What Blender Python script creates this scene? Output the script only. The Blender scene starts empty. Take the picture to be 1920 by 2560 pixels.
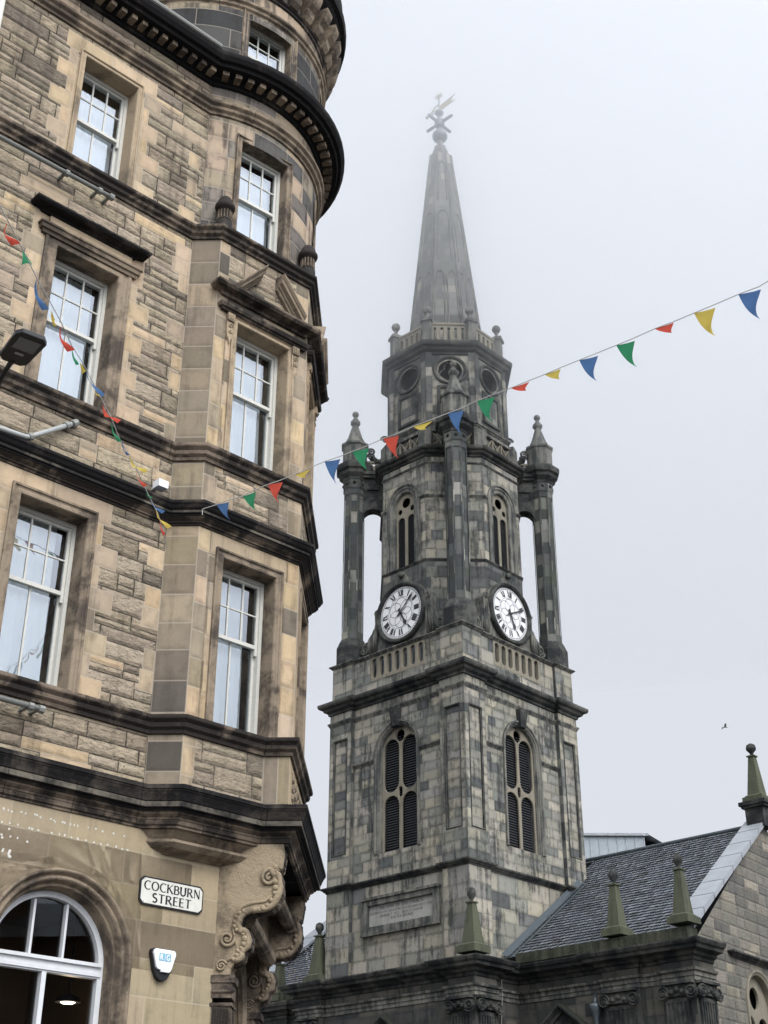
import bpy, math, random
from mathutils import Vector, Matrix
# ------------------------------------------------------------------ camera, sky, light
GZ = 1.6                                   # eye height: every z below is measured from the eye
sc = bpy.context.scene
COL = sc.collection
cam = bpy.data.cameras.new("camera"); cam.sensor_fit = 'HORIZONTAL'; cam.sensor_width = 36.0
cam.lens = 36.0*3379.8/1920.0; cam.clip_end = 3000; cam.clip_start = .1
cob = bpy.data.objects.new("camera", cam); COL.objects.link(cob)
_p, _r = .498, .0026
Fw = Vector((0, math.cos(_p), math.sin(_p))); Rt = Vector((1, 0, 0)); Up = Rt.cross(Fw)
R2 = Rt*math.cos(_r)+Up*math.sin(_r); U2 = Up*math.cos(_r)-Rt*math.sin(_r)
m = Matrix((R2, U2, -Fw)).transposed().to_4x4(); m.translation = (0, 0, GZ)
cob.matrix_world = m
sc.camera = cob

SUN_EL, SUN_AZ = math.radians(46), math.radians(150)     # azimuth clockwise from +Y: behind the camera, to the right
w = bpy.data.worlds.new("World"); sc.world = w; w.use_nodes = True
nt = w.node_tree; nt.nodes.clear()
def N(t, typ, **k):
    n = t.nodes.new(typ)
    for a, b in k.items(): setattr(n, a, b)
    return n
sky = N(nt, 'ShaderNodeTexSky', sky_type='NISHITA', sun_disc=False)
sky.sun_elevation = SUN_EL; sky.sun_rotation = SUN_AZ; sky.dust_density = 6; sky.air_density = 1.2
hs = N(nt, 'ShaderNodeHueSaturation'); hs.inputs['Saturation'].default_value = .25
nt.links.new(sky.outputs[0], hs.inputs['Color'])
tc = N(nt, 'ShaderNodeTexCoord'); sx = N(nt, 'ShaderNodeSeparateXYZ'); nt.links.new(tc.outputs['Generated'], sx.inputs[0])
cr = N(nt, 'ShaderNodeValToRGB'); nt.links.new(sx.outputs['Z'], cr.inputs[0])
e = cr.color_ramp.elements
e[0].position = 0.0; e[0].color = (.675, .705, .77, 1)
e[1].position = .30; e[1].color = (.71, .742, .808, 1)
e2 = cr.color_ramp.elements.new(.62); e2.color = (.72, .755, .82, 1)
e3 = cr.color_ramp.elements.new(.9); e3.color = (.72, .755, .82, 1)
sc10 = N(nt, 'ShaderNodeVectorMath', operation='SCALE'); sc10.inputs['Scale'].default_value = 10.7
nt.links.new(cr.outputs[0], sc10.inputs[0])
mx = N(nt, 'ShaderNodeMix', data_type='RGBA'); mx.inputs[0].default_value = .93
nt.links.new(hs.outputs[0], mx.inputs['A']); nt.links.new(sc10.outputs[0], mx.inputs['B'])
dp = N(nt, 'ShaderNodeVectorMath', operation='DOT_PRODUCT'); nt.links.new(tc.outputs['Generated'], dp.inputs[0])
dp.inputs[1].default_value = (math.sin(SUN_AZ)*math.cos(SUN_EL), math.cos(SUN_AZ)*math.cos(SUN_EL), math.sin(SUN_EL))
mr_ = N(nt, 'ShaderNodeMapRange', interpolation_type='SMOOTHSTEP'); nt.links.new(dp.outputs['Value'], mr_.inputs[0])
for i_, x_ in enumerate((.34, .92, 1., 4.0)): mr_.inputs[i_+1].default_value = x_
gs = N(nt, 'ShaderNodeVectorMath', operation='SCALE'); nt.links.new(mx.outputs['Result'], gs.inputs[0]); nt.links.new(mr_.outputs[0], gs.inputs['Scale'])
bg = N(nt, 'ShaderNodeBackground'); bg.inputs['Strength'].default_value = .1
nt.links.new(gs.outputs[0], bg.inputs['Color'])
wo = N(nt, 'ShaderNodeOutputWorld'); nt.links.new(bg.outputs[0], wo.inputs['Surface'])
sun = bpy.data.lights.new("sun", 'SUN'); sun.energy = 1.5; sun.angle = math.radians(25); sun.color = (1, .96, .9)
sob = bpy.data.objects.new("sun", sun); COL.objects.link(sob)
sd = Vector((math.sin(SUN_AZ)*math.cos(SUN_EL), math.cos(SUN_AZ)*math.cos(SUN_EL), math.sin(SUN_EL)))
sob.rotation_euler = sd.to_track_quat('Z', 'Y').to_euler(); sob.location = sd*80
vs = sc.view_settings; vs.view_transform = 'Standard'; vs.look = 'None'; vs.exposure = 0; vs.gamma = 1; vs.use_curve_mapping = False
sc.cycles.max_bounces = 6; sc.cycles.volume_bounces = 4; sc.cycles.transparent_max_bounces = 16

# ------------------------------------------------------------------ materials
def newmat(name):
    m = bpy.data.materials.new(name); m.use_nodes = True; t = m.node_tree; t.nodes.clear()
    return m, t
def L(t, a, b): t.links.new(a, b)
def mix(t, fac, a, b, bt='MIX'):
    n = N(t, 'ShaderNodeMix', data_type='RGBA', blend_type=bt)
    for s, v in ((n.inputs[0], fac), (n.inputs['A'], a), (n.inputs['B'], b)):
        if hasattr(v, 'links') or hasattr(v, 'is_linked'): L(t, v, s)
        elif isinstance(v, (tuple, list)): s.default_value = tuple(v)+((1,) if len(v) == 3 else ())
        else: s.default_value = v
    return n.outputs['Result']
def mth(t, op, a, b=None, c=None, clamp=False):
    n = N(t, 'ShaderNodeMath', operation=op); n.use_clamp = clamp
    for i, v in enumerate((a, b, c)):
        if v is None: continue
        if hasattr(v, 'is_linked'): L(t, v, n.inputs[i])
        else: n.inputs[i].default_value = v
    return n.outputs[0]
def noise(t, co, scale, detail=4, rough=.55, stretch=None, dist=0):
    if stretch:
        mp = N(t, 'ShaderNodeMapping'); mp.inputs['Scale'].default_value = stretch; L(t, co, mp.inputs[0]); co = mp.outputs[0]
    n = N(t, 'ShaderNodeTexNoise'); n.inputs['Scale'].default_value = scale; n.inputs['Detail'].default_value = detail
    n.inputs['Roughness'].default_value = rough; n.inputs['Distortion'].default_value = dist; L(t, co, n.inputs[0]); return n.outputs['Fac']
def smooth(t, v, lo, hi, a=0., b=1.):
    n = N(t, 'ShaderNodeMapRange', interpolation_type='SMOOTHSTEP'); L(t, v, n.inputs[0])
    for i, x in enumerate((lo, hi, a, b)): n.inputs[i+1].default_value = x
    return n.outputs[0]
def bsdf(t, col, rough=.85, spec=.3, bump=None, bdist=.01, bstr=1., metal=0):
    p = N(t, 'ShaderNodeBsdfPrincipled'); o = N(t, 'ShaderNodeOutputMaterial'); L(t, p.outputs[0], o.inputs[0])
    if hasattr(col, 'is_linked'): L(t, col, p.inputs['Base Color'])
    else: p.inputs['Base Color'].default_value = tuple(col)+(1,)
    if hasattr(rough, 'is_linked'): L(t, rough, p.inputs['Roughness'])
    else: p.inputs['Roughness'].default_value = rough
    p.inputs['Specular IOR Level'].default_value = spec; p.inputs['Metallic'].default_value = metal
    if bump is not None:
        b = N(t, 'ShaderNodeBump'); b.inputs['Distance'].default_value = bdist; b.inputs['Strength'].default_value = bstr
        L(t, bump, b.inputs['Height']); L(t, b.outputs[0], p.inputs['Normal'])
    return p
def gcoord(t):
    g = N(t, 'ShaderNodeNewGeometry'); return g.outputs['Position']

def block_stone(name, soot=.5, sootcol=(.03, .03, .032), rb=.03, joint_d=(.035, .03, .026), joint_l=(.42, .37, .3), green=0., edgek=.35, thr=(.47, .66), rk=.8, jw=.013):
    """stone laid in blocks: each face carries its block's colour, half size and the point's place in the block"""
    m, t = newmat(name); co = gcoord(t)
    a = N(t, 'ShaderNodeAttribute', attribute_name='blk'); h = N(t, 'ShaderNodeAttribute', attribute_name='hsz')
    uv = N(t, 'ShaderNodeUVMap', uv_map='loc'); s = N(t, 'ShaderNodeSeparateXYZ'); L(t, uv.outputs[0], s.inputs[0])
    sh = N(t, 'ShaderNodeSeparateColor'); L(t, h.outputs['Color'], sh.inputs[0])
    wob = mth(t, 'MULTIPLY', mth(t, 'SUBTRACT', noise(t, co, 9, 3), .5), .022)
    dx = mth(t, 'SUBTRACT', sh.outputs[0], mth(t, 'ABSOLUTE', s.outputs[0]))
    dz = mth(t, 'SUBTRACT', sh.outputs[1], mth(t, 'ABSOLUTE', s.outputs[1]))
    d0 = mth(t, 'MINIMUM', dx, dz); rough = a.outputs['Alpha']          # alpha 1 = rock faced, 0 = dressed
    d = mth(t, 'ADD', d0, mth(t, 'MULTIPLY', wob, rough))
    joint = mth(t, 'SUBTRACT', 1., smooth(t, d, .003, jw))
    pillow = smooth(t, d, 0., .06)
    # colour
    n1 = noise(t, co, 1.1, 6, .66, dist=.1); n2 = noise(t, co, 6.5, 6, .68, dist=.3); n3 = noise(t, co, 45, 4, .7)
    st = noise(t, co, 1.0, 6, .66, stretch=(5., 5., .42), dist=.12)
    base = mix(t, .38, a.outputs['Color'], mix(t, n2, (.25, .25, .26), (1.25, 1.2, 1.12)), 'MULTIPLY')
    base = mix(t, .30, base, mix(t, n3, (.35, .35, .35), (1.5, 1.5, 1.5)), 'MULTIPLY')
    rockdark = smooth(t, noise(t, co, 7.5, 6, .72, stretch=(1, 1, 2.6), dist=1.5), .50, .66)
    base = mix(t, mth(t, 'MULTIPLY', mth(t, 'MULTIPLY', rockdark, rough), rk), base, sootcol)
    sm = mth(t, 'ADD', mth(t, 'MULTIPLY', n1, .42), mth(t, 'MULTIPLY', st, .58))
    sm = mth(t, 'ADD', sm, mth(t, 'MULTIPLY', mth(t, 'SUBTRACT', n2, .5), .22))
    base = mix(t, mth(t, 'MULTIPLY', smooth(t, sm, *thr), soot), base, sootcol)
    wn_ = N(t, 'ShaderNodeTexWhiteNoise', noise_dimensions='3D'); L(t, a.outputs['Color'], wn_.inputs['Vector'])
    edge = mth(t, 'SUBTRACT', 1., smooth(t, mth(t, 'ADD', d0, mth(t, 'MULTIPLY', mth(t, 'SUBTRACT', noise(t, co, 5, 4, .6), .5), .30)), .0, .10))
    base = mix(t, mth(t, 'MULTIPLY', mth(t, 'MULTIPLY', edge, wn_.outputs['Value']), edgek), base, sootcol)
    if green:
        base = mix(t, mth(t, 'MULTIPLY', smooth(t, noise(t, co, .9, 4), .5, .7), green), base, (.07, .085, .04))
    jc = mix(t, rough, joint_l, joint_d)
    jf = mth(t, 'MULTIPLY', joint, mth(t, 'ADD', mth(t, 'MULTIPLY', rough, .45), .42))
    base = mix(t, jf, base, jc)
    hgt = mth(t, 'ADD', mth(t, 'MULTIPLY', pillow, mth(t, 'ADD', mth(t, 'MULTIPLY', rough, .8), .12)),
              mth(t, 'MULTIPLY', mth(t, 'ADD', mth(t, 'MULTIPLY', noise(t, co, 7, 6, .65, stretch=(1, 1, 1.9), dist=1.), 1.9), mth(t, 'MULTIPLY', noise(t, co, 28, 5, .7), .5)), mth(t, 'ADD', mth(t, 'MULTIPLY', rough, .95), .06)))
    bsdf(t, base, .9, .2, hgt, rb, 1.)
    return m
def plain_stone(name, col, dark=(.035, .033, .032), soot=.6, thr=(.45, .62), streak=.6, top=None, bump=.006, jl=.93):
    m, t = newmat(name); co = gcoord(t)
    n1 = noise(t, co, 1.3, 5, .62, dist=.5); st = noise(t, co, 1., 5, .6, stretch=(6, 6, .8)); n3 = noise(t, co, 38, 4, .7); n2 = noise(t, co, 8, 5, .65, dist=1.)
    if streak < .3: st = noise(t, co, 2.6, 5, .65, stretch=(1.4, 1.4, 1.))
    sm = mth(t, 'ADD', mth(t, 'MULTIPLY', n1, 1-streak), mth(t, 'MULTIPLY', st, streak))
    sm = mth(t, 'ADD', sm, mth(t, 'MULTIPLY', mth(t, 'SUBTRACT', n2, .5), .2))
    base = mix(t, .35, col, mix(t, n2, (.3, .3, .3), (1.3, 1.25, 1.2)), 'MULTIPLY')
    base = mix(t, .3, base, mix(t, n3, (.35, .35, .35), (1.5, 1.5, 1.5)), 'MULTIPLY')
    base = mix(t, mth(t, 'MULTIPLY', smooth(t, sm, *thr), soot), base, dark)
    hz = N(t, 'ShaderNodeAttribute', attribute_name='hsz'); sh = N(t, 'ShaderNodeSeparateColor'); L(t, hz.outputs['Color'], sh.inputs[0])
    uv = N(t, 'ShaderNodeUVMap', uv_map='loc'); su = N(t, 'ShaderNodeSeparateXYZ'); L(t, uv.outputs[0], su.inputs[0])
    q = mth(t, 'DIVIDE', su.outputs[0], jl); fr_ = mth(t, 'FRACT', q); wn_ = N(t, 'ShaderNodeTexWhiteNoise', noise_dimensions='1D'); L(t, mth(t, 'FLOOR', q), wn_.inputs['W'])
    base = mix(t, sh.outputs[0], base, mix(t, 1., base, mix(t, wn_.outputs['Value'], (.72, .72, .72), (1.3, 1.28, 1.25)), 'MULTIPLY'))
    jn = mth(t, 'MULTIPLY', mth(t, 'SUBTRACT', 1., smooth(t, mth(t, 'MULTIPLY', mth(t, 'MINIMUM', fr_, mth(t, 'SUBTRACT', 1., fr_)), jl), .003, .012)), sh.outputs[0])
    base = mix(t, mth(t, 'MULTIPLY', jn, .7), base, dark)
    if top:   # moss and grime settled on upward faces
        g = N(t, 'ShaderNodeNewGeometry'); s = N(t, 'ShaderNodeSeparateXYZ'); L(t, g.outputs['Normal'], s.inputs[0])
        base = mix(t, smooth(t, s.outputs[2], .3, .8), base, top)
    hb = mth(t, 'ADD', mth(t, 'MULTIPLY', n3, .5), n2)
    bsdf(t, base, .88, .22, hb, bump*2, 1.)
    return m
def flat(name, col, rough=.6, spec=.4, var=.25, scale=12, metal=0, bump=.0):
    m, t = newmat(name); co = gcoord(t); n = noise(t, co, scale, 4, .6)
    base = mix(t, var, col, mix(t, n, (.35, .35, .35), (1.4, 1.4, 1.4)), 'MULTIPLY')
    bsdf(t, base, rough, spec, n if bump else None, bump or .01, 1., metal); return m

M = {}
M['tene'] = block_stone('sandstone_blocks', soot=.42, sootcol=(.042, .035, .028), rb=.03, thr=(.49, .63), rk=.62, jw=.015, joint_d=(.018, .015, .013))
M['turret'] = block_stone('turret_sandstone', soot=.75, sootcol=(.025, .023, .022), rb=.025, thr=(.46, .60), edgek=.6)
M['ground'] = block_stone('ashlar_ground_floor', soot=.55, sootcol=(.12, .105, .07), rb=.015, joint_l=(.46, .40, .30), edgek=.12, thr=(.50, .66))
M['tower'] = block_stone('tower_ashlar', soot=.82, sootcol=(.022, .025, .026), rb=.02, joint_l=(.07, .07, .065), green=.12, edgek=.7, thr=(.475, .62))
M['spire'] = block_stone('spire_ashlar', soot=.3, sootcol=(.035, .04, .04), rb=.018, joint_l=(.10, .10, .1), green=.2)
M['gable'] = block_stone('gable_rubble', soot=.45, sootcol=(.03, .032, .03), rb=.03, joint_d=(.03, .03, .03))
M['band'] = plain_stone('sooty_moulding', (.19, .15, .115), dark=(.012, .011, .011), soot=.92, thr=(.38, .54), top=(.010, .010, .011), streak=.15)
M['cornice'] = plain_stone('black_cornice', (.085, .072, .06), dark=(.005, .005, .006), soot=.97, thr=(.27, .50), top=(.008, .008, .009), streak=.15)
M['dress'] = plain_stone('dressed_sandstone', (.38, .30, .205), dark=(.10, .082, .062), soot=.75, thr=(.46, .64), streak=.28)
M['dressd'] = plain_stone('weathered_dressed_stone', (.27, .215, .155), dark=(.045, .036, .03), soot=.9, thr=(.42, .60), streak=.28)
M['tbandl'] = plain_stone('tower_moulding', (.185, .18, .155), dark=(.03, .034, .036), soot=.9, thr=(.38, .60), top=(.04, .045, .03))
M['tband'] = plain_stone('tower_dark_moulding', (.095, .095, .085), dark=(.010, .012, .014), soot=.92, streak=.25, thr=(.33, .6), top=(.03, .033, .025))
M['tcol'] = block_stone('tower_column_stone', soot=.62, sootcol=(.025, .03, .03), rb=.018, joint_l=(.05, .055, .05), green=.35)
M['trac'] = plain_stone('tracery_stone', (.22, .20, .155), dark=(.06, .058, .05), soot=.6, thr=(.48, .66))
M['louvre'] = flat('louvre_slate', (.045, .047, .052), .6, .3)
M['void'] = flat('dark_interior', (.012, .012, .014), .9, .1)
M['carve'] = plain_stone('carved_sandstone', (.33, .265, .18), dark=(.06, .048, .036), soot=.7, thr=(.46, .62), streak=.28, bump=.012)
M['fascia'] = plain_stone('grey_fascia_stone', (.15, .135, .11), dark=(.014, .014, .014), soot=.97, thr=(.36, .56), streak=.2)
M['obel'] = plain_stone('mossy_obelisk', (.088, .094, .062), dark=(.03, .034, .024), soot=.6, thr=(.42, .66), bump=.01)
M['moss'] = plain_stone('mossy_parapet', (.075, .078, .055), dark=(.022, .025, .017), soot=.9, thr=(.36, .58), bump=.01)
M['paint'] = flat('off_white_paint', (.54, .53, .48), .5, .4, .3, 30)
M['wpaint'] = flat('fresh_white_paint', (.58, .59, .60), .45, .4, .25, 14)
M['white'] = flat('white_enamel', (.62, .61, .55), .38, .5, .35, 9)
M['black'] = flat('black_paint', (.012, .012, .014), .5, .3, .2)
M['plast'] = flat('white_plastic', (.75, .76, .80), .35, .5, .06)
M['lblue'] = flat('blue_badge', (.18, .38, .50), .4, .4, .05)
M['lampb'] = flat('lamp_housing', (.014, .014, .016), .45, .3, .2)
M['lampg'] = flat('lamp_lens', (.10, .11, .12), .25, .5, .3, 60)
M['pipe'] = flat('galvanised_steel', (.34, .35, .34), .5, .4, .45, 20, .1)
M['pipeg'] = flat('green_grey_pipe', (.22, .225, .205), .5, .4, .45, 20, .05)
M['lead'] = flat('lead_sheet', (.27, .285, .305), .42, .6, .45, 2.5, .1, .006)
M['leadd'] = flat('dark_lead', (.07, .085, .095), .35, .5, .4, 4, .1, .004)
M['zinc'] = flat('pale_zinc', (.30, .335, .355), .45, .5, .3, 3, .2)
M['dial'] = flat('clock_dial', (.66, .665, .66), .45, .4, .3, 3)
M['hands'] = flat('clock_black', (.015, .016, .02), .45, .4, .1)
M['gold'] = flat('faded_gilding', (.24, .20, .11), .4, .5, .2, 20, .3)
M['plaq'] = plain_stone('plaque_slate', (.34, .34, .31), dark=(.16, .16, .15), soot=.5)
M['letter'] = flat('worn_lettering', (.13, .13, .125), .8, .2, .5, 40)
M['letterw'] = flat('old_whitewash', (.58, .56, .50), .8, .2, .5, 60)
M['string'] = flat('cord', (.45, .44, .42), .8, .2)
M['dstring'] = flat('dark_cord', (.06, .06, .07), .8, .2)
for k, c in dict(b=(.09, .18, .36), y=(.62, .48, .11), r=(.62, .10, .07), g=(.05, .27, .13)).items():
    m, t = newmat('cloth_'+k); co = gcoord(t); n = noise(t, co, 25, 3)
    base = mix(t, .2, c, mix(t, n, (.5, .5, .5), (1.3, 1.3, 1.3)), 'MULTIPLY')
    p = N(t, 'ShaderNodeBsdfDiffuse'); q = N(t, 'ShaderNodeBsdfTranslucent'); s = N(t, 'ShaderNodeMixShader'); s.inputs[0].default_value = .5
    L(t, base, p.inputs[0]); L(t, base, q.inputs[0]); L(t, p.outputs[0], s.inputs[1]); L(t, q.outputs[0], s.inputs[2])
    o = N(t, 'ShaderNodeOutputMaterial'); L(t, s.outputs[0], o.inputs[0]); M['f'+k] = m
m, t = newmat('net_curtain'); co = gcoord(t); n = noise(t, co, 3, 3, stretch=(4, 4, .4))
bsdf(t, mix(t, n, (.58, .60, .62), (.84, .85, .86)), .9, .1); M['curtain'] = m
m, t = newmat('window_glass')
gl = N(t, 'ShaderNodeBsdfGlossy'); gl.inputs['Roughness'].default_value = .015; gl.inputs['Color'].default_value = (.88, .93, 1, 1)
tr = N(t, 'ShaderNodeBsdfTransparent'); tr.inputs[0].default_value = (.86, .90, .90, 1)
fr_ = N(t, 'ShaderNodeFresnel'); fr_.inputs['IOR'].default_value = 1.6
nb = N(t, 'ShaderNodeBump'); nb.inputs['Distance'].default_value = .01; nb.inputs['Strength'].default_value = .25
L(t, noise(t, gcoord(t), 2.2, 2), nb.inputs['Height']); L(t, nb.outputs[0], gl.inputs['Normal'])
ms = N(t, 'ShaderNodeMixShader'); L(t, mth(t, 'ADD', mth(t, 'MULTIPLY', fr_.outputs[0], 2.0), .06, clamp=True), ms.inputs[0])
L(t, tr.outputs[0], ms.inputs[1]); L(t, gl.outputs[0], ms.inputs[2]); o = N(t, 'ShaderNodeOutputMaterial'); L(t, ms.outputs[0], o.inputs[0]); M['glass'] = m
# roof slates: wet, each slate its own tone, lower edge standing proud
m, t = newmat('wet_roof_slates'); co = gcoord(t)
a = N(t, 'ShaderNodeAttribute', attribute_name='blk'); h = N(t, 'ShaderNodeAttribute', attribute_name='hsz'); uv = N(t, 'ShaderNodeUVMap', uv_map='loc')
s = N(t, 'ShaderNodeSeparateXYZ'); L(t, uv.outputs[0], s.inputs[0]); sh = N(t, 'ShaderNodeSeparateColor'); L(t, h.outputs['Color'], sh.inputs[0])
dx = mth(t, 'SUBTRACT', sh.outputs[0], mth(t, 'ABSOLUTE', s.outputs[0])); low = mth(t, 'ADD', s.outputs[1], sh.outputs[1])
edge = mth(t, 'MAXIMUM', mth(t, 'SUBTRACT', 1., smooth(t, dx, .004, .02)), mth(t, 'SUBTRACT', 1., smooth(t, low, .010, .03)))
base = mix(t, mth(t, 'MULTIPLY', edge, .9), a.outputs['Color'], (.008, .009, .01))
hgt = mth(t, 'MULTIPLY', edge, -.2)
hgt = mth(t, 'ADD', hgt, mth(t, 'MULTIPLY', noise(t, co, 14, 4), .12))
bsdf(t, base, mth(t, 'ADD', mth(t, 'MULTIPLY', noise(t, co, 1.2, 3), .22), .14), 1.0, hgt, .03, 1.); M['slate'] = m
m, t = newmat('paving'); co = gcoord(t); bsdf(t, mix(t, noise(t, co, 2, 5), (.05, .05, .052), (.12, .115, .11)), .8, .3); M['road'] = m
M['port'] = flat('sooty_wall', (.09, .08, .07), .9, .1, .4, 1)

# ------------------------------------------------------------------ mesh builder
RN = random.Random(7)
ID = lambda p: p
class MB:
    def __init__(s, f=None): s.v = []; s.f = []; s.col = []; s.hs = []; s.uv = []; s.fn = f or (lambda p: p); s.any = False
    def add(s, vs, fs, col=None, hs=None, uv=None, fn=None):
        fn = fn or s.fn; b = len(s.v); s.v += [tuple(fn(p)) for p in vs]
        for i, f in enumerate(fs):
            s.f.append([b+k for k in f]); s.col.append(col); s.hs.append(hs); s.uv.append([uv[k] for k in f] if uv else None)
        if col: s.any = True
    def box(s, a0, a1, b0, b1, c0, c1, fn=None):
        vs = [(x, y, z) for x in (a0, a1) for y in (b0, b1) for z in (c0, c1)]
        s.add(vs, [(0, 1, 3, 2), (4, 6, 7, 5), (0, 4, 5, 1), (2, 3, 7, 6), (0, 2, 6, 4), (1, 5, 7, 3)], fn=fn)
    def build(s, name, mat, parent=None, smooth=False):
        me = bpy.data.meshes.new(name); me.from_pydata(s.v, [], s.f)
        if s.any:
            A = me.color_attributes.new('blk', 'FLOAT_COLOR', 'CORNER'); B = me.color_attributes.new('hsz', 'FLOAT_COLOR', 'CORNER'); U = me.uv_layers.new(name='loc')
            ca, cb, cu = [], [], []
            for f, c, h, u in zip(s.f, s.col, s.hs, s.uv):
                c = c or (.2, .18, .15, 0); h = h or (9, 9, 0)
                for k in range(len(f)):
                    ca += c; cb += (h[0], h[1], 0, 1); cu += (u[k] if u else (0, 0))
            A.data.foreach_set('color', ca); B.data.foreach_set('color', cb); U.data.foreach_set('uv', cu)
        me.update()
        ob = bpy.data.objects.new(name, me); COL.objects.link(ob); me.materials.append(M[mat] if isinstance(mat, str) else mat)
        if smooth:
            for p in me.polygons: p.use_smooth = True
        if parent: ob.parent = parent
        return ob
def tag(o, label=None, cat=None, group=None, kind=None):
    for k, v in (('label', label), ('category', cat), ('group', group), ('kind', kind)):
        if v: o[k] = v
    return o
def empty(name, loc=(0, 0, 0), rz=0):
    o = bpy.data.objects.new(name, None); COL.objects.link(o); o.location = loc; o.rotation_euler = (0, 0, rz); o.empty_display_size = .5; return o

# polygon tools (2D, convex)
def clip(poly, a, b, c):            # keep a*x+b*y<=c
    out = []
    for i in range(len(poly)):
        p, q = poly[i], poly[(i+1) % len(poly)]
        dp, dq = a*p[0]+b*p[1]-c, a*q[0]+b*q[1]-c
        if dp <= 1e-9: out.append(p)
        if (dp < -1e-9 and dq > 1e-9) or (dp > 1e-9 and dq < -1e-9):
            k = dp/(dp-dq); out.append((p[0]+(q[0]-p[0])*k, p[1]+(q[1]-p[1])*k))
    return out
def area(p): return abs(sum(p[i][0]*p[(i+1) % len(p)][1]-p[(i+1) % len(p)][0]*p[i][1] for i in range(len(p))))/2
def bb(p): return min(a[0] for a in p), max(a[0] for a in p), min(a[1] for a in p), max(a[1] for a in p)
def subtract(poly, hole):           # hole convex, counter-clockwise
    x0, x1, y0, y1 = bb(poly); u0, u1, v0, v1 = bb(hole)
    if x1 <= u0+1e-6 or x0 >= u1-1e-6 or y1 <= v0+1e-6 or y0 >= v1-1e-6: return [poly]
    out = []; rem = poly
    for i in range(len(hole)):
        p, q = hole[i], hole[(i+1) % len(hole)]
        a, b = q[1]-p[1], -(q[0]-p[0]); c = a*p[0]+b*p[1]      # inside: a x + b y <= c for ccw
        o = clip(rem, -a, -b, -c)
        if len(o) > 2 and area(o) > 1e-6: out.append(o)
        rem = clip(rem, a, b, c)
        if len(rem) < 3 or area(rem) < 1e-6: break
    return out
def rect(x0, x1, y0, y1): return [(x0, y0), (x1, y0), (x1, y1), (x0, y1)]
def archpoly(cx, r, z0, zs, n=14):  # round-headed opening, ccw
    return [(cx-r, z0), (cx+r, z0)]+[(cx+r*math.cos(math.pi*k/n), zs+r*math.sin(math.pi*k/n)) for k in range(n+1)]
def vary(c, r=.12, rng=RN):
    k = 1+rng.uniform(-r, r); return (c[0]*k, c[1]*k*rng.uniform(.98, 1.02), c[2]*k*rng.uniform(.96, 1.04))
def pal(name, rng=RN):
    P = PAL[name]; x = rng.random()*sum(w for w, _ in P)
    for w_, c in P:
        x -= w_
        if x <= 0: return vary(c, .12, rng)
    return P[0][1]
PAL = dict(
    tan=[(5, (.49, .38, .255)), (4, (.45, .355, .25)), (3, (.50, .38, .24)), (2, (.40, .32, .23)), (1, (.32, .265, .195))],
    rub=[(5, (.40, .335, .245)), (4, (.36, .30, .22)), (3, (.43, .355, .26)), (2, (.30, .25, .185)), (.7, (.22, .185, .145))],
    pier=[(4, (.235, .195, .145)), (3, (.18, .15, .115)), (2.4, (.30, .245, .17)), (1.2, (.11, .095, .08)), (.7, (.36, .29, .20))],
    tur=[(3, (.30, .25, .185)), (2, (.17, .15, .13)), (3, (.40, .315, .225)), (2, (.22, .195, .165)), (1, (.10, .095, .09))],
    gf=[(6, (.385, .315, .215)), (4, (.37, .305, .21))],
    tow=[(2.8, (.345, .32, .26)), (3.8, (.295, .28, .235)), (3., (.24, .235, .205)), (1.7, (.165, .168, .155)), (.7, (.10, .105, .103))],
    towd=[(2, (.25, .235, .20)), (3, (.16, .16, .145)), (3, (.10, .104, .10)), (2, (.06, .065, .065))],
    tcol=[(1, (.30, .29, .25)), (2, (.17, .17, .155)), (4, (.09, .095, .09)), (4, (.055, .06, .06))],
    port=[(2, (.11, .102, .088)), (3, (.07, .068, .063)), (2, (.045, .046, .045))],
    gab=[(3, (.24, .22, .185)), (3, (.19, .18, .155)), (2, (.14, .135, .12)), (1, (.28, .25, .2))],
    slate=[(3, (.15, .165, .185)), (3, (.125, .138, .155)), (2, (.18, .195, .215)), (.6, (.085, .093, .10))],
)
def emit(mb, fr, poly, cx, cz, hx, hz, col, al, d=0., sl=None):
    polys = [poly]
    if sl:
        x0, x1, _, _ = bb(poly); n = int(math.ceil((x1-x0)/sl)); polys = []
        for k in range(n):
            a, b = x0+(x1-x0)*k/n, x0+(x1-x0)*(k+1)/n
            p = clip(clip(poly, -1, 0, -a), 1, 0, b)
            if len(p) > 2 and area(p) > 1e-7: polys.append(p)
    for p in polys:
        mb.add([fr((x, d, z)) for x, z in p], [tuple(range(len(p)))], (*col, al), (hx, hz, 0), [(x-cx, z-cz) for x, z in p], fn=ID)
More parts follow.
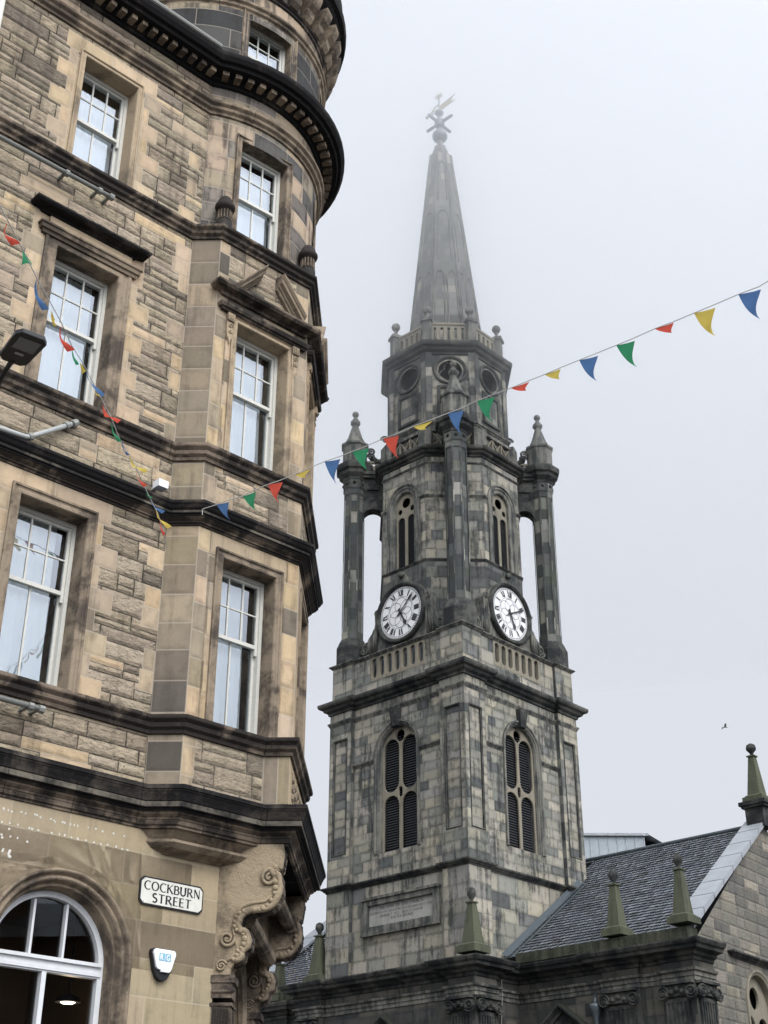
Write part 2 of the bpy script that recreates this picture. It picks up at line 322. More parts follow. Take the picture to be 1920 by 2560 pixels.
def blocks(mb, fr, x0, x1, z0, z1, holes=(), ch=(.28, .36), bl=(.5, .9), palette='tan', al=0., d=0., sl=None, rng=RN, sneck=0., region=None, courses=None, pfun=None, mixin=0.):
    """cover a rectangle (minus convex holes) with coursed stone"""
    zs = [z0]
    if courses: zs = [z for z in courses if z0-1e-6 <= z <= z1+1e-6]
    else:
        while zs[-1] < z1-ch[0]*.8: zs.append(min(z1, zs[-1]+rng.uniform(*ch)))
        if z1-zs[-1] > 1e-4: zs.append(z1)
        if len(zs) > 2 and zs[-1]-zs[-2] < ch[0]*.5: zs.pop(-2)
    for i in range(len(zs)-1):
        a, b = zs[i], zs[i+1]; x = x0-rng.uniform(0, bl[0])
        while x < x1-1e-4:
            L_ = rng.uniform(*bl); xe = x+L_
            if x1-xe < bl[0]*.35: xe = x1+.001
            subs = [(a, b)]
            if sneck and rng.random() < sneck and b-a > .2: mzz = a+(b-a)*rng.choice((.4, .5, .6)); subs = [(a, mzz), (mzz, b)]
            for sa, sb in subs:
                u0, u1 = max(x, x0), min(xe, x1)
                if u1-u0 < 1e-4: continue
                ps = [rect(u0, u1, sa, sb)]
                if region:
                    q = ps[0]
                    for k in range(len(region)):
                        p_, q_ = region[k], region[(k+1) % len(region)]
                        A_, B_ = q_[1]-p_[1], -(q_[0]-p_[0]); q = clip(q, A_, B_, A_*p_[0]+B_*p_[1])
                        if len(q) < 3: break
                    ps = [q] if len(q) > 2 and area(q) > 1e-5 else []
                for h in holes: ps = [r for p in ps for r in subtract(p, h)]
                name = pfun((u0+u1)/2, (sa+sb)/2) if pfun else palette; al_ = al
                if mixin and rng.random() < mixin: name, al_ = 'tan', .25
                c = pal(name, rng)
                for p in ps: emit(mb, fr, p, (u0+u1)/2, (sa+sb)/2, (u1-u0)/2, (sb-sa)/2, c, al_, d, sl)
            x = xe
def stone(mb, fr, r, palette='tan', al=0., holes=(), d=0., sl=None, rng=RN, col=None):
    c = col or pal(palette, rng); ps = [rect(*r)]
    for h in holes: ps = [q for p in ps for q in subtract(p, h)]
    for p in ps: emit(mb, fr, p, (r[0]+r[1])/2, (r[2]+r[3])/2, (r[1]-r[0])/2, (r[3]-r[2])/2, c, al, d, sl)
def sweep(mb, path, prof, closed=False, side=1, fn=None, capends=True):
    """mitred moulding: profile of (offset, z) run along a plan path; offset to the left of travel (side=1)"""
    n = len(path); dirs = []
    for i in range(n if closed else n-1):
        p, q = path[i], path[(i+1) % n]; l = math.hypot(q[0]-p[0], q[1]-p[1]); dirs.append(((q[0]-p[0])/l, (q[1]-p[1])/l))
    offs = []
    for i in range(n):
        if closed: a, b = dirs[i-1], dirs[i]
        else: a, b = dirs[max(i-1, 0)], dirs[min(i, n-2)]
        na, nb_ = (-a[1]*side, a[0]*side), (-b[1]*side, b[0]*side)
        k = 1+na[0]*nb_[0]+na[1]*nb_[1]; k = max(k, .15); offs.append(((na[0]+nb_[0])/k, (na[1]+nb_[1])/k))
    m_ = len(prof); vs = []; uv = []; dist = 0.; N1 = n+1 if closed else n
    pl = [0.]
    for k in range(1, m_): pl.append(pl[-1]+math.hypot(prof[k][0]-prof[k-1][0], prof[k][1]-prof[k-1][1]))
    for i in range(N1):
        if i: dist += math.hypot(path[i % n][0]-path[i-1][0], path[i % n][1]-path[i-1][1])
        for (e_, z), v_ in zip(prof, pl): vs.append((path[i % n][0]+offs[i % n][0]*e_, path[i % n][1]+offs[i % n][1]*e_, z)); uv.append((dist+.37, v_))
    fs = []
    for i in range(N1-1):
        for k in range(m_-1): fs.append((i*m_+k, (i+1)*m_+k, (i+1)*m_+k+1, i*m_+k+1))
    if not closed and capends: fs += [tuple(range(m_)), tuple(range((n-1)*m_, n*m_))]
    mb.add(vs, fs, (.2, .2, .2, 0.), (1., 1., 0), uv, fn=fn)
def lathe(mb, cx, cy, prof, n=16, fn=None, a0=0., full=True):
    vs = []; fs = []; m_ = len(prof)
    for i in range(n):
        a = a0+2*math.pi*i/n
        for r, z in prof: vs.append((cx+r*math.cos(a), cy+r*math.sin(a), z))
    for i in range(n):
        j = (i+1) % n
        for k in range(m_-1): fs.append((i*m_+k, j*m_+k, j*m_+k+1, i*m_+k+1))
    if prof[0][0] > 1e-4: fs.append(tuple(i*m_ for i in range(n)))
    if prof[-1][0] > 1e-4: fs.append(tuple(i*m_+m_-1 for i in range(n)))
    mb.add(vs, fs, fn=fn)
def ball(mb, c, r, fn=None, n=14, k=8):
    lathe(mb, c[0], c[1], [(r*math.sin(math.pi*i/k)+1e-5, c[2]-r*math.cos(math.pi*i/k)) for i in range(k+1)], n, fn)
def tube(mb, pts, r, n=8, fn=None):
    pts = [Vector(p) for p in pts]; rs = r if isinstance(r, (list, tuple)) else [r]*len(pts); vs = []; fs = []; prev = None
    for i, p in enumerate(pts):
        t_ = (pts[min(i+1, len(pts)-1)]-pts[max(i-1, 0)]).normalized()
        if prev is None: a = t_.orthogonal().normalized()
        else: a = (prev-t_*prev.dot(t_)).normalized()
        prev = a; b = t_.cross(a)
        for k in range(n):
            an = 2*math.pi*k/n; vs.append(tuple(p+(a*math.cos(an)+b*math.sin(an))*rs[i]))
    for i in range(len(pts)-1):
        for k in range(n): fs.append((i*n+k, i*n+(k+1) % n, (i+1)*n+(k+1) % n, (i+1)*n+k))
    fs += [tuple(range(n)), tuple(range((len(pts)-1)*n, len(pts)*n))]
    mb.add(vs, fs, fn=fn)
def plate(mb, outlines, d0, d1, fr, bevel=0.):
    """flat piece with holes: outlines in (x, z); thickness from depth d0 to d1"""
    cu = bpy.data.curves.new('tmp', 'CURVE'); cu.dimensions = '2D'; cu.fill_mode = 'BOTH'; cu.extrude = abs(d1-d0)/2-bevel; cu.bevel_depth = bevel; cu.bevel_resolution = 1
    for o in outlines:
        sp = cu.splines.new('POLY'); sp.points.add(len(o)-1); sp.use_cyclic_u = True
        for p, q in zip(sp.points, o): p.co = (q[0], q[1], 0, 1)
    ob = bpy.data.objects.new('tmp', cu); COL.objects.link(ob); dg = bpy.context.evaluated_depsgraph_get(); me = ob.evaluated_get(dg).to_mesh()
    mid = (d0+d1)/2
    mb.add([fr((v.co.x, mid+v.co.z, v.co.y)) for v in me.vertices], [tuple(p.vertices) for p in me.polygons], fn=ID)
    bpy.data.objects.remove(ob); bpy.data.curves.remove(cu)
def circ(cx, cz, r, n=28, a0=0., a1=2*math.pi): return [(cx+r*math.cos(a0+(a1-a0)*k/n), cz+r*math.sin(a0+(a1-a0)*k/n)) for k in range(n)]
def ringarc(mb, fr, cx, cz, prof, a0, a1, n=24, legs=None):
    """moulding bent round an arch: prof of (radius, depth); optional straight legs down to z"""
    pts = []
    if legs is not None: pts.append(('l', a0, legs))
    for k in range(n+1): pts.append(('a', a0+(a1-a0)*k/n, None))
    if legs is not None: pts.append(('l', a1, legs))
    vs = []; m_ = len(prof)
    for kind, a, z in pts:
        for r, d in prof:
            x = cx+r*math.cos(a); zz = cz+r*math.sin(a) if kind == 'a' else z
            vs.append((x, d, zz))
    fs = [(i*m_+k, (i+1)*m_+k, (i+1)*m_+k+1, i*m_+k+1) for i in range(len(pts)-1) for k in range(m_-1)]
    mb.add([fr(v) for v in vs], fs, fn=ID)
def spiral(mb, fr, cx, cz, r, d, turns=1.6, w=.2, flip=1, a0=0., n=26, thick=.12):
    """volute: a coiled roll"""
    pts = []; rr = []
    for k in range(n+1):
        u = k/n; a = a0+flip*u*turns*2*math.pi; q = r*(1-u*.82); pts.append(fr((cx+q*math.cos(a), d, cz+q*math.sin(a)))); rr.append(r*thick*(1-u*.35))
    tube(mb, pts, rr, 6, fn=ID)
    ball(mb, (0, 0, 0), r*.2, fn=lambda p: fr((cx+p[0], d+p[1]*.6, cz+p[2])), n=8, k=5)

# strokes of letters: unit box 0..1 high, flared ends
def arc(cx, cy, rx, ry, a0, a1, n=9): return [(cx+rx*math.cos(math.radians(a0+(a1-a0)*k/n)), cy+ry*math.sin(math.radians(a0+(a1-a0)*k/n))) for k in range(n+1)]
GL = {
 'A': (.78, [([(.04, 0), (.38, 1)], 0), ([(.36, 1), (.74, 0)], 1), ([(.15, .34), (.6, .34)], 0)]),
 'B': (.62, [([(.1, 0), (.1, 1)], 1), ([(.1, .97)]+arc(.3, .76, .22, .21, 90, -90)+[(.1, .55)], 2), ([(.1, .55)]+arc(.32, .29, .26, .26, 90, -90)+[(.1, .03)], 2)]),
 'C': (.72, [(arc(.44, .5, .38, .48, 52, 308, 14), 2)]),
 'D': (.72, [([(.1, 0), (.1, 1)], 1), ([(.1, .97)]+arc(.26, .5, .40, .47, 90, -90)+[(.1, .03)], 2)]),
 'E': (.54, [([(.1, 0), (.1, 1)], 1), ([(.1, .97), (.5, .97)], 0), ([(.1, .52), (.44, .52)], 0), ([(.1, .03), (.5, .03)], 0)]),
 'F': (.54, [([(.1, 0), (.1, 1)], 1), ([(.1, .97), (.5, .97)], 0), ([(.1, .52), (.44, .52)], 0)]),
 'G': (.76, [(arc(.44, .5, .38, .48, 50, 318, 14), 2), ([(.66, 0.08), (.66, .42)], 1), ([(.46, .42), (.72, .42)], 0)]),
 'H': (.74, [([(.1, 0), (.1, 1)], 1), ([(.64, 0), (.64, 1)], 1), ([(.1, .52), (.64, .52)], 0)]),
 'I': (.22, [([(.11, 0), (.11, 1)], 1)]),
 'K': (.70, [([(.1, 0), (.1, 1)], 1), ([(.12, .45), (.6, 1)], 0), ([(.25, .6), (.68, 0)], 1)]),
 'L': (.52, [([(.1, 0), (.1, 1)], 1), ([(.1, .03), (.5, .03)], 0)]),
 'M': (.88, [([(.1, 0), (.12, 1)], 0), ([(.12, 1), (.43, .1)], 1), ([(.43, .1), (.74, 1)], 0), ([(.74, 1), (.78, 0)], 1)]),
 'N': (.76, [([(.1, 0), (.1, 1)], 0), ([(.1, 1), (.66, 0)], 1), ([(.66, 0), (.66, 1)], 0)]),
 'O': (.84, [(arc(.42, .5, .36, .48, 0, 360, 20), 2)]),
 'P': (.60, [([(.1, 0), (.1, 1)], 1), ([(.1, .97)]+arc(.3, .72, .24, .25, 90, -90)+[(.1, .47)], 2)]),
 'R': (.68, [([(.1, 0), (.1, 1)], 1), ([(.1, .97)]+arc(.3, .74, .22, .23, 90, -90)+[(.1, .51)], 2), ([(.3, .5), (.66, 0)], 1)]),
 'S': (.54, [(arc(.27, .75, .19, .22, 40, 270, 9)[:-1]+arc(.27, .26, .21, .25, 90, -145, 10), 1)]),
 'T': (.64, [([(.32, 0), (.32, 1)], 1), ([(.03, .97), (.61, .97)], 0)]),
 'U': (.72, [([(.1, 1), (.1, .35)]+arc(.36, .32, .26, .3, 180, 360, 10)+[(.62, 1)], 1)]),
 'V': (.70, [([(.02, 1), (.35, 0)], 1), ([(.33, 0), (.68, 1)], 0)]),
 'W': (1.0, [([(.02, 1), (.27, 0)], 1), ([(.27, 0), (.5, .95)], 0), ([(.5, .95), (.73, 0)], 1), ([(.73, 0), (.98, 1)], 0)]),
 'X': (.66, [([(.03, 1), (.63, 0)], 1), ([(.05, 0), (.61, 1)], 0)]),
 'Y': (.68, [([(.03, 1), (.34, .45)], 1), ([(.65, 1), (.34, .45)], 0), ([(.34, .45), (.34, 0)], 1)]),
 '.': (.22, [([(.1, 0), (.1, .09)], 1)]), ' ': (.36, []),
}
def text(mb, fr, s, x, z, h, d, tk=.15, th=.075, flare=1.5, width=None, sp=.06):
    tot = sum(GL[c][0]+sp for c in s)-sp; sx_ = (width/(tot*h)) if width else 1.; lay = 0
    for c in s:
        w_, st_ = GL[c]
        for pts, kind in st_:
            q = []; n = len(pts)
            for i, p in enumerate(pts):
                a, b = pts[max(i-1, 0)], pts[min(i+1, n-1)]; dx_, dz_ = (b[0]-a[0]), (b[1]-a[1]); l = math.hypot(dx_, dz_) or 1
                wd = (tk, tk, None)[kind] if kind else th
                if kind == 2: wd = th+(tk-th)*abs(dz_/l)**1.5
                if kind != 2 and i in (0, n-1): wd *= flare
                q.append((p, (-dz_/l*wd/2, dx_/l*wd/2)))
            if kind != 2 and n == 2:    # straight stroke: slim waist
                (p0, o0), (p1, o1) = q
                mids = [(tuple(p0[k]+(p1[k]-p0[k])*u for k in (0, 1)), tuple(v/flare for v in o0)) for u in (.12, .88)]
                q = [q[0], mids[0], mids[1], q[1]]
            lay += 1; dd = d+(lay % 5)*.0004
            vs = []
            for p, o_ in q:
                for sgn in (1, -1): vs.append(fr((x+(p[0]+o_[0]*sgn)*h*sx_, dd, z+(p[1]+o_[1]*sgn)*h)))
            mb.add(vs, [(2*i, 2*i+1, 2*i+3, 2*i+2) for i in range(len(q)-1)], fn=ID)
        x += (w_+sp)*h*sx_
    return tot*h*sx_

# ================================================================== the ground
mb = MB(); S_ = 1500; mb.add([(-S_, -S_, 0), (S_, -S_, 0), (S_, S_, 0), (-S_, S_, 0)], [(0, 1, 2, 3)])
tag(mb.build('ground', 'road'), kind='structure')

# ================================================================== corner tenement
TH = .8125; q5 = math.sqrt(.5)
tene = empty('corner_tenement', (-3.053, 16.8, 0), math.pi/2-TH)
tag(tene, 'tall sandstone corner building with a round turret and canted bay', 'building')
FA, FL = .4587, 1.8357
P1 = (0., 0.); P2 = (FA*q5, FA*q5); P3 = (P2[0]+FL, P2[1]); P4 = (P3[0]+FL*q5, P3[1]-FL*q5); P5 = (P4[0], P4[1]-FL)
CS, CN = P3[0]-FL/2, P3[1]-FL/2*(1+2**.5); S2 = CS-CN
P6 = (S2, -S2)
def LB(p): return (p[0], -p[1], p[2]+GZ)
def frame(o, h):                      # h heading in (s,n); outward is to its left
    return lambda p: LB((o[0]+h[0]*p[0]-h[1]*p[1], o[1]+h[1]*p[0]+h[0]*p[1], p[2]))
fM = frame((0, 0), (1, 0)); fP = frame(P1, (q5, q5)); fA = frame(P2, (1, 0)); fB = frame(P3, (q5, -q5)); fC = frame(P4, (0, -1)); fQ = frame(P5, (-q5, -q5)); fS = frame(P6, (0, -1))
RT = 2.2
def fT(p):                            # turret skin: arc length from the join with the main wall; radius RT
    a = AT0-p[0]/RT; r = RT+p[1]
    return LB((CS+r*math.cos(a), CN+r*math.sin(a), p[2]))
AT0 = math.pi/2+math.asin((CS-.116)/RT)      # where the circle leaves the main wall

def quoins(mb, fr, x0, x1, z0, z1, rng, h=.31, holes=None, palette='tan', wmin=.13, wmax=.33, left=True, right=True):
    """in-and-out dressed stones beside an opening; returns the rectangles they fill"""
    out = []
    n = max(1, int(round((z1-z0)/h))); hh = (z1-z0)/n
    for k in range(n):
        a, b = z0+k*hh, z0+(k+1)*hh
        for sgn, x, on in ((-1, x0, left), (1, x1, right)):
            if not on: continue
            w_ = (wmax if (k+(sgn > 0)) % 2 else wmin)*rng.uniform(.85, 1.2)
            r = (x-w_, x, a, b) if sgn < 0 else (x, x+w_, a, b); out.append(r)
    return out
rg = random.Random(11)
# windows: (frame, x0, x1, sill, head, meeting rail, margin)
WA = (6.10, 8.55, 7.52); WC = (10.27, 12.62, 11.57); WD = (14.31, 16.42, 15.42)
wins_main = []
for off in (0., -3.15): wins_main += [(-2.27+off, -1.244+off, *WA), (-2.28+off, -1.227+off, *WC), (-2.27+off, -1.28+off, *WD)]
# --- main wall above the ground floor
wall = MB(); holes = []; dressed = []
for x0, x1, a, b, mm in wins_main: holes.append(rect(x0, x1, a-.05, b))
AM = .13
for x0, x1, a, b, mm in wins_main:
    mg = .2 if a == WC[0] else .13
    dressed += quoins(wall, fM, x0-mg, x1+mg, a-.05, b, rg)
    top = b+(.55 if a == WC[0] else .34)
    dressed += [(x0-mg-.22, (x0+x1)/2-.02, b, top), ((x0+x1)/2-.02, x1+mg+.22, b, top)]
    for s_ in (x0-mg, x1): dressed += [(s_, s_+mg, a-.05+k*.41, a-.05+(k+1)*.41) for k in range(int((b-a)/.41))]
for z0, z1 in ((6.1, 8.9), (10.25, 14.0), (14.3, 16.8)):      # dressed edge stones against the pier
    n = int((z1-z0)/.3)
    for k in range(n):
        if rg.random() < .55: dressed.append((-.34*rg.uniform(.5, 1), 0, z0+k*.3, z0+(k+1)*.3))
dh = [rect(*r) for r in dressed]
for r in dressed: stone(wall, fM, r, 'tan', 0., holes, rng=rg)
for z0, z1 in ((5.0, 5.9), (6.05, 9.0), (9.15, 10.0), (10.2, 14.08), (14.25, 16.9), (17.1, 17.55)):
    blocks(wall, fM, -9, 0 if z1 < 14.2 else .12, z0, z1, holes+dh, (.13, .30), (.25, 1.05), 'rub', 1., rng=rg, sneck=.4, mixin=.12)
for z0, z1 in ((5.9, 6.05), (9., 9.15), (10., 10.2), (14.08, 14.25), (16.9, 17.1), (17.55, 17.9)): stone(wall, fM, (-9, .1, z0, z1), col=(.1, .08, .07), rng=rg)
wall.build('wall', 'tene', tene)
# --- canted bay: pier facets in tall courses, faces in mixed stone
bay = MB()
for fr, x1 in ((fP, FA), (fQ, FA)):
    blocks(bay, fr, 0, x1, 4.9, 14.1, (), (.36, .46), (3, 4), 'pier', 0., rng=rg)
for fr in (fA, fB, fC):
    hs_ = [rect(.435, 1.408, WA[0]-.05, WA[1]), rect(.41, 1.456, WC[0]-.05, WC[1])]; dr = []
    for k in range(23):
        z = 4.9+k*.405; dr.append((0, .22*rg.uniform(.8, 1.3), z, min(14.1, z+.405))); dr.append((FL-.27*rg.uniform(.9, 1.2), FL, z, min(14.1, z+.405)))
    dr += [(.2, .92, WA[1], 8.95), (.92, 1.63, WA[1], 8.95), (.2, .93, WC[1], 13.4), (.93, 1.65, WC[1], 13.4)]
    for a, b in (WA[:2], WC[:2]):
        for k in range(6): dr += [(.2, .435, a-.05+k*.41, a-.05+(k+1)*.41), (1.4, 1.58, a-.05+k*.41, a-.05+(k+1)*.41)]
    for r in dr: stone(bay, fr, r, 'tan' if rg.random() < .75 else 'pier', 0., hs_, rng=rg)
    blocks(bay, fr, 0, FL, 4.9, 14.1, hs_+[rect(*r) for r in dr], (.2, .38), (.25, .8), 'rub', .9, rng=rg, mixin=.15, sneck=.3)
bay.build('bay_wall', 'tene', tene)
far = MB(); blocks(far, fS, 0, 9, 0, 17.9, (), (.25, .35), (.5, .9), 'rub', 1., rng=rg); far.build('side_wall', 'tene', tene)

# --- string courses and cornices
PATH = [(-9, 0), P1, P2, P3, P4, P5, P6, (P6[0], P6[1]-6)]
def band(name, prof, mat, path=PATH):
    mb = MB(LB); sweep(mb, path, prof); return mb.build(name, mat, tene)
def string_prof(z0, z1, e): h = z1-z0; return [(-.02, z0), (e*.25, z0+h*.04), (e*.3, z0+h*.22), (e*.62, z0+h*.34), (e*.72, z0+h*.52), (e*.6, z0+h*.58), (e*.95, z0+h*.72), (e, z0+h*.78), (e, z0+h*.92), (-.02, z1+.03)]
band('string_course', string_prof(9.945, 10.22, .13), 'band')
band('string_course', string_prof(14.03, 14.28, .13), 'band')
band('cornice_bed', [(-.02, 8.89), (.02, 8.90), (.025, 8.925), (.05, 8.93), (.055, 8.95), (.10, 8.985), (.115, 9.0), (-.02, 9.02)], 'band')
band('cornice', [(-.02, 9.0), (.125, 9.0), (.13, 9.025), (.145, 9.028), (.145, 9.03), (.15, 9.03), (.15, 9.075), (.165, 9.08), (.185, 9.10), (.205, 9.14), (.22, 9.155), (.225, 9.165), (.225, 9.20), (-.02, 9.27)], 'cornice')
band('cornice_fascia', [(.10, 9.035), (.155, 9.035), (.155, 9.072), (.10, 9.072)], 'fascia')
# string A runs round the balcony pedestal
PA = [(-9, 0), P1, P2, (1.65, P3[1]), (1.91, P3[1]+.26)]
PD = (PA[-1][0]+2.29*q5, PA[-1][1]-2.29*q5)
PAE = PA+[PD, (PD[0]-.5, PD[1]-.5)]
band('string_course', string_prof(5.83, 6.09, .13), 'band', PAE)
# big black cornice under the bay, carried out round the balcony
PK = [(-9, 0), P1, P2, (1.63, P3[1]), (1.90, P3[1]+.27)]; PE = (PK[-1][0]+3.25*q5, PK[-1][1]-3.25*q5)
PK += [PE, (PE[0]-.7, PE[1]-.7)]
band('cornice_bed', [(-.02, 4.60), (.02, 4.61), (.02, 4.635), (.045, 4.65), (.05, 4.70), (.06, 4.705), (.06, 4.73), (.11, 4.765), (.12, 4.79), (-.02, 4.80)], 'band', PK)
band('main_cornice', [(-.02, 4.79), (.14, 4.79), (.15, 4.82), (.20, 4.825), (.20, 4.90), (.215, 4.905), (.225, 4.94), (.25, 5.0), (.265, 5.02), (.265, 5.035), (.28, 5.04), (.28, 5.09), (.26, 5.10), (-.02, 5.18)], 'cornice', PK)
band('cornice_fascia', [(.15, 4.83), (.205, 4.83), (.205, 4.895), (.15, 4.895)], 'fascia', PK)
mb = MB(LB)    # floor of the balcony
mb.add([(*PK[3], 4.7), (*PK[4], 4.7), (*PE, 4.7), (PE[0]-.6, PE[1]-.6, 4.7), (1.3, -.1, 4.7)], [(0, 1, 2, 3, 4)]); mb.add([(1.63, .3, 5.18), (*PK[4], 5.18), (*PE, 5.18), (3.2, -2.4, 5.18), (1.3, -.1, 5.18)], [(0, 1, 2, 3, 4)]); mb.build('balcony_floor', 'cornice', tene)
par = MB()     # parapet: pedestal, then pierced panel seen edge-on
fPed = frame(PA[3], (q5, q5)); blocks(par, fPed, 0, .37, 5.15, 5.86, (), (.5, .71), (.19, .2), 'pier', 0., rng=rg)
fPar = frame(PA[-1], (q5, -q5)); PH = []
for k in range(5): PH.append(rect(.36+k*.38, .62+k*.38, 5.34, 5.74))
blocks(par, fPar, 0, 2.29, 5.15, 5.86, PH, (.7, .75), (.4, .6), 'tan', 0., rng=rg)
blocks(par, lambda p: fPar((p[0], p[1]-.2, p[2])), 0, 2.29, 5.15, 5.86, PH, (.7, .75), (.4, .6), 'pier', 0., rng=rg)
par.build('balcony_parapet', 'tene', tene)
for k in range(5):
    mb = MB(fPar)
    for j in range(3):
        z = 5.40+j*.13; ball(mb, (.44+k*.38+(j % 2)*.11, -.04, z), .075, n=8, k=5); ball(mb, (.54+k*.38-(j % 2)*.11, -.04, z), .07, n=8, k=5)
    mb.build('parapet_carving', 'dressd', tene)

# --- windows
def fourbar(mb, x0, x1, z0, z1, w, d0, d1, fn=None, wb=None):
    wb = wb or w
    mb.box(x0, x0+w, d0, d1, z0, z1, fn); mb.box(x1-w, x1, d0, d1, z0, z1, fn); mb.box(x0+w, x1-w, d0, d1, z1-w, z1, fn); mb.box(x0+w, x1-w, d0, d1, z0, z0+wb, fn)
def sash_window(fr, x0, x1, z0, z1, zm, rec=.22, parent=tene, curt=.8, mat='paint', curtz=None, rd=.45, rx=.02):
    o = MB(fr); fourbar(o, x0-.02, x1+.02, z0-.04, z1+.02, .085, -rec-.16, -rec)
    win = o.build('window', mat, parent)
    a, b = x0+.065, x1-.065
    u = MB(fr); fourbar(u, a, b, zm-.03, z1-.07, .04, -rec-.075, -rec-.03, wb=.055); w3 = (b-a-.08)/3; zmid = (zm+.025+z1-.11)/2
    for k in (1, 2): u.box(a+.04+w3*k-.011, a+.04+w3*k+.011, -rec-.068, -rec-.035, zm+.02, z1-.105)
    u.box(a+.04, b-.04, -rec-.066, -rec-.037, zmid-.010, zmid+.010)
    for s_ in (a, b-.04): u.box(s_, s_+.04, -rec-.07, -rec-.03, zm-.13, zm-.03)
    u.build('upper_sash', mat, win)
    l = MB(fr); fourbar(l, a, b, z0+.03, zm+.03, .04, -rec-.13, -rec-.085, wb=.08); l.box((a+b)/2-.012, (a+b)/2+.012, -rec-.122, -rec-.092, z0+.1, zm-.01)
    l.build('lower_sash', mat, win)
    g = MB(fr); g.add([(a, -rec-.05, zm), (b, -rec-.05, zm), (b, -rec-.05, z1-.08), (a, -rec-.05, z1-.08)], [(0, 1, 2, 3)])
    g.add([(a, -rec-.107, z0+.05), (b, -rec-.107, z0+.05), (b, -rec-.107, zm), (a, -rec-.107, zm)], [(0, 1, 2, 3)]); g.build('pane', 'glass', win)
    c = MB(fr); n = 26; xe = x0+(x1-x0)*curt; zt = z1 if curtz is None else curtz
    vs = []
    for k in range(n+1):
        x = x0-.05+(xe-x0+.05)*k/n; d = -rec-.24-.014*math.sin(k*1.9)-.006*math.sin(k*4.1); vs += [(x, d, z0), (x+.02*math.sin(k*.9), d-.03, zt)]
    c.add(vs, [(2*k, 2*k+2, 2*k+3, 2*k+1) for k in range(n)]); c.build('curtain', 'curtain', win, True)
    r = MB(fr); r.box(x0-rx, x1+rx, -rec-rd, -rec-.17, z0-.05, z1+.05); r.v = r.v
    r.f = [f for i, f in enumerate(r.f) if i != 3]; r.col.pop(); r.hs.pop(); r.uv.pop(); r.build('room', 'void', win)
    return win
def surround(fr, x0, x1, z0, z1, mg, rec=.24, prof=None, mat='dress', name='window_surround', parent=tene, foot=True):
    """moulded architrave on the wall face and the splayed reveal behind it"""
    mb = MB(fr); e = .035
    prof = prof or [(mg, .0), (mg, e), (mg*.78, e), (mg*.70, e*.45), (mg*.52, e*.3), (mg*.30, e*.7), (.0, e*.75), (-.012, .01), (-.012, -rec)]
    pts = [(x0, z0, -1, 0), (x0, z1, -1, 1), (x1, z1, 1, 1), (x1, z0, 1, 0)]; vs = []; m_ = len(prof)
    for x, z, sx_, sz_ in pts:
        for o_, d in prof: vs.append((x+sx_*o_, d, z+sz_*o_))
    mb.add(vs, [(i*m_+k, (i+1)*m_+k, (i+1)*m_+k+1, i*m_+k+1) for i in range(3) for k in range(m_-1)])
    return mb.build(name, mat, parent)
def hood(fr, x0, x1, z0, z1, e, mat='band', name='window_hood'):
    mb = MB(); prof = [(-.02, z0), (e*.2, z0+.01), (e*.3, z0+(z1-z0)*.3), (e*.85, z0+(z1-z0)*.45), (e, z0+(z1-z0)*.7), (e, z0+(z1-z0)*.95), (-.02, z1+.03)]
    sweep(mb, [(x0, -.02), (x0, 0), (x1, 0), (x1, -.02)], prof, fn=fr); return mb.build(name, mat, tene)
cz = {WA[0]: .86, WC[0]: .90, WD[0]: .93}
for x0, x1, a, b, mm in wins_main:
    sash_window(fM, x0, x1, a, b, mm, curt=cz[a], rec=.26, curtz=b-.16 if a == WD[0] else None)
    mg = .2 if a == WC[0] else .13 if a == WA[0] else .09
    surround(fM, x0, x1, a-.05, b, mg, .27, mat='dressd' if a != WD[0] else 'dress')
    if a == WC[0]:
        hood(fM, x0-.28, x1+.18, 13.05, 13.18, .22, 'cornice'); mb = MB(fM); mb.box(x0-.18, x1+.16, 0, .05, 12.84, 13.04); mb.build('frieze', 'dress', tene)
        mb = MB(); sweep(mb, [(x0-.22, -.02), (x0-.22, 0), (x1+.22, 0), (x1+.22, -.02)], [(-.02, 12.70), (.05, 12.71), (.06, 12.76), (.09, 12.77), (.10, 12.83), (.12, 12.84), (.12, 12.87), (-.02, 12.88)], fn=fM); mb.build('lintel_moulding', 'dressd', tene)
